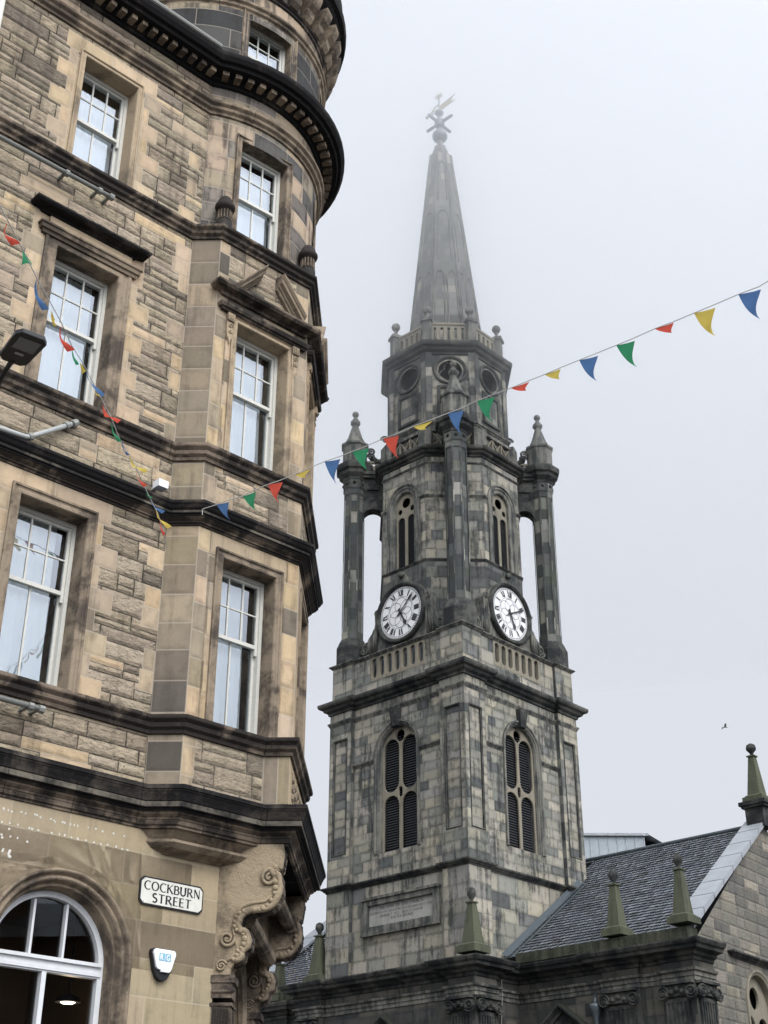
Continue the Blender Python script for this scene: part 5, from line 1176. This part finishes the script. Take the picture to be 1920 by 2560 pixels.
# roof slopes
RY = 4.45
sl = math.hypot(RY-YN+.1, ZR-7.55); 
def roofr(xa, xb, name):
    mb = MB(); ty_, tz_ = (RY-(YN-.1))/sl, (ZR-7.55)/sl
    fr = lambda u: CH((u[0], YN-.1+ty_*u[2]-tz_*u[1], 7.55+tz_*u[2]+ty_*u[1])); z = 0.; i = 0
    xr = (xb-1.2*0) 
    while z < sl:
        x = xa-rc_.uniform(0, .25)
        skew = 0
        while x < xb:
            w_ = rc_.uniform(.22, .40); a, b = max(x, xa), min(x+w_, xb)
            if b-a > .01:
                z1 = min(z+.20, sl); k = (z+z1)/2/sl; xm = (G0[0]+(G1[0]-G0[0])*k) if xb > 0 else 99
                if (a+b)/2 < xm-.05:
                    c = vary(pal('slate', rc_), .1); lift = rc_.uniform(.0, .006); tl = rc_.uniform(-.003, .003)
                    vsl = [fr((a, .022+lift, z)), fr((b, .035+lift+tl, z)), fr((b, .0+tl, z1)), fr((a, 0, z1))]
                    mb.add(vsl, [(0, 1, 2, 3)], (*c, 0.), ((b-a)/2, (z1-z)/2, 0), [(-(b-a)/2, -(z1-z)/2), ((b-a)/2, -(z1-z)/2), ((b-a)/2, (z1-z)/2), (-(b-a)/2, (z1-z)/2)])
                    mb.add([fr((a, .022+lift, z)), fr((b, .035+lift+tl, z)), fr((b, -.02, z)), fr((a, -.02, z))], [(0, 1, 2, 3)], (.015, .016, .018, 0), (9, 9, 0), [(0, 0)]*4)
            x += w_
        z += .20; i += 1
    r = mb.build(name, 'slate', church); return fr
rf = roofr(2.5, 9.5, 'slate_roof'); roofr(-9.5, -2.5, 'slate_roof')
mb = MB(CH); mb.add([(-9.4, RY, ZR-.05), (8.9, RY, ZR-.05), (8.3, 10.4, 7.4), (-9.4, 10.4, 7.4)], [(0, 1, 2, 3)]); mb.build('rear_roof', 'leadd', church)
mb = MB(CH); tube(mb, [(-9.4, RY, ZR+.03), (8.8, RY, ZR+.03)], .07, 8); mb.build('ridge_roll', 'leadd', church)
# coping slabs up the gables (flat lead-coloured stone)
def coping(A, B, w_, name='gable_coping'):
    mb = MB(); n = 8; dx_, dy_, dz_ = (B[0]-A[0]), (B[1]-A[1]), (B[2]-A[2]); s = 1 if A[0] > 0 else -1
    for k in range(n):
        u0, u1 = k/n+.004, (k+1)/n-.004; vs = []
        for u in (u0, u1):
            x, y, z = A[0]+dx_*u, A[1]+dy_*u, A[2]+dz_*u
            for o_, h_ in ((-w_, .02), (-w_, .12), (.12, .12), (.12, -.06)): vs.append(CH((x+s*o_, y, z+h_)))
        mb.add(vs, [(0, 4, 5, 1), (1, 5, 6, 2), (2, 6, 7, 3), (0, 1, 2, 3), (4, 5, 6, 7)])
    return mb.build(name, 'lead', church)
coping((G0[0], YN-.05, 7.62), (G1[0], RY, ZR+.10), .62); coping((-9.62, YN-.05, 7.62), (-9.62, RY, ZR+.10), .80)
coping2 = MB(CH); 
for s in (-1, 1): coping2.add([(s*9.6 if s < 0 else G0[0], YN, 7.3), (s*9.6 if s < 0 else G1[0], RY, ZR), (s*9.6 if s < 0 else G2[0], 10.2, 7.3)], [(0, 1, 2)])
# lead flashing where the roof meets the tower
for s in (-1, 1):
    mb = MB()
    for o_, h_, wd in ((.03, .06, .16), (.20, .03, .14)):
        a = rf((s*(WO+o_), h_, .05)); b = rf((s*(WO+o_+wd), h_, .05)); c = rf((s*(WO+o_+wd), h_, 5.1)); d = rf((s*(WO+o_), h_, 5.1)); mb.add([a, b, c, d, rf((s*(WO+.005), h_+.14, .0)), rf((s*(WO+.005), h_+.14, 5.1))], [(0, 1, 2, 3)]+([(0, 4, 5, 3)] if o_ < .1 else []))
    mb.build('lead_flashing', 'leadd', church)
# mossy blocking course behind the cornice
for x0, x1 in ((HX+.1, XG+.1), (XL-.1, -HX-.1)):
    mb = MB(CH); mb.box(x0, x1, YN-.42, YN+.1, 7.30, 7.58); cp('mossy_parapet', mb, 'moss')
# obelisks
def obelisk(x, y, z0, h, w_, rb=.14):
    mb = MB(CH); a = w_/2; b = .095
    mb.box(x-a-.10, x+a+.10, y-a-.10, y+a+.10, z0-.02, z0+.16)
    lv = [(a+.04, z0+.16), (a+.04, z0+.20), (a-.03, z0+.25), (b, z0+h), (b+.04, z0+h+.01), (b+.04, z0+h+.05), (b-.02, z0+h+.06)]; vs = []
    for r, z in lv: vs += [(x-r, y-r, z), (x+r, y-r, z), (x+r, y+r, z), (x-r, y+r, z)]
    mb.add(vs, [(i*4+k, i*4+(k+1) % 4, i*4+4+(k+1) % 4, i*4+4+k) for i in range(len(lv)-1) for k in range(4)]+[tuple(range(len(vs)-4, len(vs)))])
    ob = mb.build('obelisk', 'obel', church)
    mb = MB(CH); z = z0+h+.05; lathe(mb, x, y, [(.06, z), (.05, z+.05), (.07, z+.10), (rb*.98, z+.20), (rb, z+.27), (rb*.85, z+.36), (.05, z+.41), (.005, z+.42)], 14); mb.build('finial', 'tband', ob, True)
obelisk(3.50, -3.50, 7.42, 1.38, .52); obelisk(-3.42, -2.95, 7.42, 1.42, .52)
obelisk(7.20, -1.62, 7.66, 1.38, .46); obelisk(9.36, -1.62, 7.70, 1.42, .46); obelisk(-6.80, -1.55, 7.34, 1.20, .46)
obelisk(8.84, 4.42, 12.42, 1.50, .50, .16)
mb = MB(CH); mb.box(8.38, 9.30, 3.97, 4.87, 12.30, 12.42); mb.box(8.44, 9.24, 4.02, 4.82, 12.22, 12.30); mb.box(8.52, 9.14, 4.1, 4.74, 11.6, 12.22); cp('gable_peak_block', mb, 'tband')
# pilasters with volute capitals
def pilaster(fr, x0, x1, zt=6.24, corner=False):
    mb = MB(fr); w_ = x1-x0; mb.box(x0, x1, -.05, .0, -1.6, zt-.42); n = 6
    for k in range(n+1):
        x = x0+.03+(w_-.06)*k/n; mb.box(x-.022, x+.022, 0, .035, -1.6, zt-.52)
    mb.box(x0, x1, 0, .03, zt-.52, zt-.42); pl = mb.build('fluted_pilaster', 'tband', church)
    mb = MB(fr); mb.box(x0-.08, x1+.08, -.02, .16, zt-.07, zt+.0); mb.box(x0-.02, x1+.02, 0, .08, zt-.36, zt-.08)
    for sx_, x in ((-1, x0-.02), (1, x1+.02)): spiral(mb, lambda p: fr(p), x, zt-.28, .19, .12, 2.0, flip=-sx_, n=34, thick=.16); ball(mb, (0, 0, 0), .17, fn=lambda p, x=x: fr((x+p[0], .06+p[1]*.3, zt-.28+p[2])), n=12, k=6)
    for k in range(5): ball(mb, (0, 0, 0), .075, fn=lambda p, k=k: fr((x0+.1+(w_-.2)*k/4+p[0], .10+p[1], zt-.20-.06*abs(k-2)+p[2])), n=8, k=5)
    mb.build('volute_capital', 'tband', pl)
pf_ = lambda y: (lambda p: CH((p[0], y-p[1], p[2])))
psx = lambda x: (lambda p: CH((x+p[1], p[0], p[2])))
pilaster(pf_(-HX-.04), HX-PJ+.15, HX-.12); pilaster(pf_(-HX-.04), -HX+.12, -HX+PJ-.15); pilaster(psx(HX+.04), -HX+.12, -HX+PJ-.15)
pilaster(pf_(YN-.16), 6.62, 7.55); pilaster(pf_(YN-.16), XG-.92, XG-.08); pilaster(psx(XG+.04), YN-.02, YN+.75); pilaster(pf_(YN-.16), -7.5, -6.5)
# pedimented windows just entering the picture
def pedw(fr, xc, z, w_, h):
    mb = MB()
    for sg in (-1, 1):
        vs = []
        for x, zz in ((xc+sg*w_, z), (xc, z+h)):
            for up, d in ((-.10, -.02), (-.10, .12), (-.02, .16), (.06, .30), (.12, .30), (.14, -.02)): vs.append((x, d, zz+up))
        mb.add([fr(v) for v in vs], [(k, k+6, k+7, k+1) for k in range(5)]+[tuple(range(6)), tuple(range(6, 12))])
    mb.add([fr((xc-w_, .03, z-.05)), fr((xc+w_, .03, z-.05)), fr((xc, .03, z+h-.05))], [(0, 1, 2)])
    mb.box(xc-w_, xc+w_, 0, .2, z-.22, z-.08, fr); o = mb.build('window_pediment', 'tband', church)
    mb = MB(fr)
    for s in (-1, 1): spiral(mb, fr, xc+s*.22, z+.08, .13, .06, 1.4, flip=s, n=20, thick=.2)
    ball(mb, (xc, .06, z+.22), .08); mb.box(xc-w_*.55, xc+w_*.55, -.01, .02, 0, z-.25); mb.build('pediment_carving', 'tbandl', o)
pedw(pf_(-HB_), 0.05, 5.15, 1.0, .78); pedw(pf_(YN), 5.05, 5.15, 1.05, .80)
# rainwater hopper and pipe beside the wing pilaster, loose cable at the tower base
mb = MB(CH); x, y = 6.25, YN-.16; lathe(mb, x, y, [(.05, 6.25), (.05, 5.98), (.18, 5.95), (.19, 5.86), (.13, 5.74), (.09, 5.60), (.06, 5.50), (.06, -1.6)], 12); cp('rainwater_hopper', mb, 'leadd', smooth=True)
mb = MB(CH); tube(mb, [(HB_+.14, -2.35, 6.80), (HB_+.10, -2.30, 6.3), (HB_+.06, -2.33, 5.6), (HB_+.05, -2.32, 3.)], .014, 5); cp('loose_cable', mb, 'pipeg')

# ================================================================== buildings behind
o = empty('rooftop_lantern', (14.75, 84., 0), 0); tag(o, 'pale grey zinc-clad rooftop structure rising behind the slate roof', 'building')
mb = MB(); mb.box(-2.4, 1.6, 0, 8, 0, 24.3); mb.box(1.6, 3.0, 1.5, 8, 0, 24.0); mb.build('zinc_wall', 'zinc', o)
mb = MB()
for k in range(8): mb.box(-2.4+k*.56, -2.34+k*.56, -.05, 0, 14, 24.3)
mb.build('standing_seam', 'zinc', o)
mb = MB(); mb.add([(-2.6, -.2, 24.3), (1.8, -.2, 24.3), (3.2, 1.3, 24.02), (3.2, 8.2, 24.02), (-2.6, 8.2, 24.3), (-.8, 3, 25.0), (1.2, 3, 24.9)], [(0, 1, 6, 5), (1, 2, 6), (2, 3, 6), (3, 4, 5, 6), (4, 0, 5)]); mb.box(-2.62, 1.82, -.24, -.2, 24.2, 24.36); mb.build('roof', 'lead', o)
o = empty('tan_building', (-7.6, 92., 0), 0); tag(o, 'small glimpse of a tan stone building between the carved bracket and the left roof slope', 'building')
mb = MB(); blocks(mb, lambda p: (p[0], -p[1], p[2]), -6, 1.9, 0, 18.2, [], (.5, .6), (.9, 1.5), 'gf', 0., rng=rc_); blocks(mb, lambda p: (1.9+p[1], p[0], p[2]), 0, 9, 0, 18.2, [], (.5, .6), (.9, 1.5), 'gf', 0., rng=rc_); mb.build('wall', 'ground', o)
mb = MB(); sweep(mb, [(-6, 0), (1.9, 0), (1.9, 9)], cprof(18.1, 18.7, .5), False, -1); mb.box(-6, 1.9, .1, 9, 18.6, 18.8); mb.build('cornice', 'trac', o)

o = empty('opposite_building', (24, -4, 0), 0); tag(o, 'dark rooftops with chimney pots mirrored in the arched shop window', 'building')
mb = MB(); mb.box(0, 9, -22, 34, 0, 10.3); mb.build('wall', 'port', o)
mb = MB(); mb.add([(-.3, -22, 10.3), (-.3, 34, 10.3), (4.5, 34, 12.4), (4.5, -22, 12.4), (9.3, 34, 10.3), (9.3, -22, 10.3)], [(0, 1, 2, 3), (3, 2, 4, 5)]); mb.build('roof', 'leadd', o)
for k in range(8):
    y = -19+k*6.7+RN.uniform(-1, 1); mb = MB(); mb.box(2.2, 3.4, y, y+1.8, 10.4, 13.4+RN.uniform(0, .6)); ch_ = mb.build('chimney', 'port', o)
    mb = MB()
    for j in range(4): lathe(mb, 2.8, y+.25+j*.42, [(.12, 13.3), (.14, 14.3), (.10, 14.35)], 8)
    mb.build('chimney_pot', 'port', ch_)
# ================================================================== bunting
CLN = dict(b='blue', y='yellow', r='red', g='green')
def along(pts, u):
    ls = [math.dist(a, b) for a, b in zip(pts, pts[1:])]; T = sum(ls)*u
    for (a, b), l in zip(zip(pts, pts[1:]), ls):
        if T <= l or b is pts[-1]: return Vector(a).lerp(Vector(b), min(1, T/l))
        T -= l
def bunting(name, pts, flags, label, mat, group, dup0=0):
    o = empty(name, tuple(Vector(pts[0])+Vector((0, 0, GZ)))); tag(o, label, 'bunting', group); b0 = Vector(pts[0])
    mb = MB(); tube(mb, [Vector(p)-b0 for p in pts], .006, 5); mb.build('cord', mat, o)
    for i, (p, q, tip, c, curl) in enumerate(flags):
        p, q, tip = Vector(p)-b0, Vector(q)-b0, Vector(tip)-b0; n = 7; vs = []; fs = []
        nrm = (q-p).cross(tip-p).normalized()
        for a in range(n+1):
            v = a/n; w0 = p.lerp(tip, v); w1 = q.lerp(tip, v)
            for b_ in range(4):
                x = w0.lerp(w1, b_/3); x = x+nrm*curl*math.sin(v*2.6+b_*.5)*.05+(p-q)*(.16*math.sin(v*math.pi)*abs(curl)); vs.append(tuple(x))
        for a in range(n):
            for b_ in range(3): fs.append((a*4+b_, a*4+b_+1, a*4+b_+5, a*4+b_+4))
        mb = MB(); mb.add(vs, fs); f = mb.build('pennant', 'f'+c, o, True)
    return o
bunting('bunting', [(-2.512, 16.45, 8.892), (-2.518, 16.45, 8.981), (-2.311, 16.338, 8.992), (-2.164, 16.257, 9.015), (-1.932, 16.13, 9.01), (-1.777, 16.042, 9.054), (-1.574, 15.928, 9.082), (-1.396, 15.828, 9.091), (-1.197, 15.713, 9.117), (-1.0, 15.599, 9.148), (-0.793, 15.478, 9.177), (-0.606, 15.368, 9.182), (-0.418, 15.257, 9.202), (-0.229, 15.143, 9.216), (-0.012, 15.011, 9.252), (0.163, 14.904, 9.258), (0.372, 14.773, 9.288), (0.607, 14.626, 9.302), (0.81, 14.496, 9.314), (0.976, 14.389, 9.32), (1.165, 14.266, 9.351), (1.355, 14.14, 9.361), (1.568, 13.997, 9.364), (1.777, 13.854, 9.378), (1.959, 13.729, 9.384), (2.135, 13.606, 9.399), (2.35, 13.452, 9.407), (2.536, 13.317, 9.411), (2.753, 13.158, 9.416), (2.929, 13.026, 9.419), (3.154, 12.854, 9.434), (3.346, 12.704, 9.426), (3.552, 12.539, 9.427), (3.74, 12.386, 9.424), (3.979, 12.186, 9.424), (4.169, 12.022, 9.405), (4.254, 11.95, 9.425), (10.77, 6.24, 8.471), (17.286, 0.53, 7.712), (24.0, -5.353, 7.136)],
  [((-2.311, 16.338, 8.992), (-2.164, 16.257, 9.015), (-2.097, 16.227, 8.696), 'b', 1.0), ((-1.932, 16.13, 9.01), (-1.777, 16.042, 9.054), (-1.717, 16.012, 8.724), 'g', 1.0), ((-1.574, 15.928, 9.082), (-1.396, 15.828, 9.091), (-1.407, 15.798, 8.728), 'r', 1.0), ((-1.197, 15.713, 9.117), (-1.0, 15.599, 9.148), (-1.043, 15.569, 8.995), 'y', 0.5), ((-0.793, 15.478, 9.177), (-0.606, 15.368, 9.182), (-0.624, 15.338, 8.761), 'b', 1.0), ((-0.418, 15.257, 9.202), (-0.229, 15.143, 9.216), (-0.214, 15.113, 8.835), 'g', 1.0), ((-0.012, 15.011, 9.252), (0.163, 14.904, 9.258), (0.183, 14.874, 8.876), 'r', 1.0), ((0.372, 14.773, 9.288), (0.607, 14.626, 9.302), (0.529, 14.596, 9.141), 'y', 0.5), ((0.81, 14.496, 9.314), (0.976, 14.389, 9.32), (0.96, 14.359, 8.923), 'b', 1.0), ((1.165, 14.266, 9.351), (1.355, 14.14, 9.361), (1.324, 14.11, 8.96), 'g', 1.0), ((1.568, 13.997, 9.364), (1.777, 13.854, 9.378), (1.734, 13.824, 9.221), 'r', 0.4), ((1.959, 13.729, 9.384), (2.135, 13.606, 9.399), (2.116, 13.576, 9.221), 'y', 0.4), ((2.35, 13.452, 9.407), (2.536, 13.317, 9.411), (2.503, 13.287, 9.007), 'b', 1.0), ((2.753, 13.158, 9.416), (2.929, 13.026, 9.419), (2.926, 12.996, 9.005), 'g', 1.0), ((3.154, 12.854, 9.434), (3.346, 12.704, 9.426), (3.305, 12.674, 9.253), 'r', 0.3), ((3.552, 12.539, 9.427), (3.74, 12.386, 9.424), (3.699, 12.356, 8.985), 'y', 1.0), ((3.979, 12.186, 9.424), (4.169, 12.022, 9.405), (4.104, 11.992, 8.953), 'b', 1.0)],
  'long string of coloured pennants crossing the sky in front of the spire', 'string', 'bunting strings')
bunting('bunting', [(-4.462, 7.69, 9.736), (-4.062, 11.0, 9.646), (-4.032, 11.258, 9.644), (-3.982, 11.662, 9.628), (-3.921, 12.134, 9.588), (-3.787, 12.796, 9.497), (-3.721, 13.205, 9.419), (-3.638, 13.476, 9.36), (-3.512, 13.993, 9.229), (-3.43, 14.308, 9.138), (-3.363, 14.686, 9.018), (-3.269, 14.938, 8.932), (-3.198, 15.19, 8.841), (-3.128, 15.474, 8.733), (-3.091, 15.6, 8.683), (-3.013, 15.852, 8.579), (-2.959, 16.198, 8.43), (-2.953, 16.4, 8.338)],
  [((-4.04, 11.258, 9.644), (-4.041, 11.441, 9.639), (-3.986, 11.441, 9.49), 'r', 1.5), ((-3.981, 11.693, 9.626), (-3.947, 11.964, 9.605), (-4.06, 11.964, 9.65), 'g', 0.6), ((-3.924, 12.147, 9.587), (-3.901, 12.386, 9.558), (-3.855, 12.386, 9.332), 'b', 1.2), ((-3.85, 12.638, 9.522), (-3.824, 12.796, 9.496), (-3.837, 12.796, 9.404), 'y', 0.5), ((-3.778, 12.871, 9.483), (-3.755, 13.079, 9.445), (-3.696, 13.079, 9.255), 'r', 1.4), ((-3.717, 13.212, 9.418), (-3.695, 13.331, 9.392), (-3.664, 13.331, 9.236), 'g', 0.6), ((-3.669, 13.457, 9.364), (-3.618, 13.615, 9.327), (-3.668, 13.615, 9.297), 'y', 0.2), ((-3.618, 13.583, 9.335), (-3.575, 13.709, 9.304), (-3.407, 13.709, 9.042), 'b', 0.8), ((-3.576, 13.835, 9.271), (-3.527, 13.961, 9.238), (-3.494, 13.961, 9.208), 'y', 0.6), ((-3.502, 14.119, 9.193), (-3.466, 14.277, 9.147), (-3.309, 14.277, 9.03), 'r', 1.0), ((-3.421, 14.384, 9.115), (-3.384, 14.547, 9.064), (-3.339, 14.547, 8.91), 'g', 0.8), ((-3.338, 14.686, 9.018), (-3.295, 14.863, 8.959), (-3.279, 14.863, 8.899), 'b', 0.6), ((-3.269, 14.938, 8.932), (-3.218, 15.064, 8.887), (-3.069, 15.064, 8.768), 'y', 1.0), ((-3.213, 15.14, 8.86), (-3.173, 15.285, 8.806), (-3.11, 15.285, 8.68), 'r', 0.8), ((-3.121, 15.455, 8.74), (-3.101, 15.556, 8.701), (-3.066, 15.556, 8.659), 'g', 0.5), ((-3.084, 15.587, 8.688), (-3.023, 15.707, 8.64), (-2.918, 15.707, 8.519), 'b', 0.8), ((-3.022, 15.745, 8.624), (-2.979, 15.883, 8.566), (-2.853, 15.883, 8.386), 'y', 1.0), ((-2.991, 15.896, 8.561), (-2.973, 16.022, 8.507), (-2.939, 16.022, 8.35), 'r', 0.5)],
  'string of twisted pennants dropping steeply past the tenement windows', 'string', 'bunting strings')
# ================================================================== street lamp on a wall arm
lm = empty('street_lamp', (-4.72, 14.55, 8.6)); tag(lm, 'black flat LED street lamp head on a thin arm at the left edge', 'street lamp')
Lh = Vector((-4.02, 12.35, 8.78+GZ)); dl = Vector((.60, -.80, .02)).normalized(); dw_ = Vector((dl.y, -dl.x, 0)).normalized(); du = dl.cross(dw_).normalized()
if du.z < 0: du = -du
lo = Vector(lm.location)
def lfr(p): return tuple(Lh+dl*p[0]+dw_*p[1]+du*p[2]-lo)
mb = MB(); out = [(-.31, -.10), (-.26, -.15), (.20, -.17), (.27, -.12), (.27, .12), (.20, .17), (-.26, .15), (-.31, .10)]
plate(mb, [out], -.02, .05, lambda p: lfr((p[0], p[2], p[1])), .015)
mb.add([lfr(p) for p in ((-.2, -.09, .05), (.1, -.09, .05), (.1, .09, .05), (-.2, .09, .05), (-.14, -.05, .09), (.05, -.05, .09), (.05, .05, .09), (-.14, .05, .09))], [(0, 1, 5, 4), (1, 2, 6, 5), (2, 3, 7, 6), (3, 0, 4, 7), (4, 5, 6, 7)]); mb.build('lamp_head', 'lampb', lm)
mb = MB(); plate(mb, [rect(-.02, .21, -.125, .125)], -.026, -.018, lambda p: lfr((p[0], p[2], p[1]))); mb.build('lens', 'lampg', lm)
mb = MB(); plate(mb, [rect(-.12, -.08, -.05, .05)], -.026, -.018, lambda p: lfr((p[0], p[2], p[1]))); mb.build('rating_plate', 'pipe', lm)
mb = MB(); tube(mb, [lfr((-.28, 0, 0)), lfr((-.42, 0, -.02)), lfr((-.62, 0, -.10)), lfr((-1.3, -.1, -.75)), lfr((-2.9, -.1, -1.3))], [.035, .028, .028, .028, .028], 8); mb.build('lamp_arm', 'lampb', lm)
# ================================================================== gull
gu = empty('gull', (44*.2646, 44., 15.6+GZ)); tag(gu, 'tiny gull gliding in the pale sky above the church roof', 'bird')
mb = MB(); mb.fn = lambda p: (p[0]*.6, p[1]*.6, p[2]*.6); tube(mb, [(-.16, 0, 0), (-.05, 0, .01), (.1, 0, .02), (.2, 0, .0)], [.01, .045, .04, .01], 8)
for s in (-1, 1): mb.add([(-.04, s*.03, .02), (.08, s*.03, .02), (.04, s*.28, .10), (-.06, s*.55, .04), (-.08, s*.30, .09)], [(0, 1, 2, 4), (4, 2, 3)])
mb.build('body', 'pipe', gu)
# ================================================================== the low cloud that swallows the spire
m, t = newmat('cloud_vapour'); v = N(t, 'ShaderNodeVolumePrincipled'); v.inputs['Color'].default_value = (.972, .975, .98, 1); v.inputs['Density'].default_value = .038; v.inputs['Anisotropy'].default_value = .86
o = N(t, 'ShaderNodeOutputMaterial'); L(t, v.outputs[0], o.inputs['Volume']); M['cloud'] = m
mb = MB(); vs = []; n, k_ = 48, 28
for i in range(k_+1):
    th_a = math.pi*i/k_
    for j in range(n):
        ph = 2*math.pi*j/n; x, y, z = math.sin(th_a)*math.cos(ph), math.sin(th_a)*math.sin(ph), math.cos(th_a)
        z = math.copysign(abs(z)**.8, z); wv = 1+.05*math.sin(3*ph+1)*math.sin(th_a)+.04*math.sin(5*ph+2*th_a)
        vs.append((4+58*x*wv, 56+30*y*wv, 48.5+GZ+24.5*z))
mb.add(vs, [((i+1)*n+j, (i+1)*n+(j+1) % n, i*n+(j+1) % n, i*n+j) for i in range(k_) for j in range(n)]); c_ = mb.build('low_cloud', 'cloud'); tag(c_, kind='stuff')
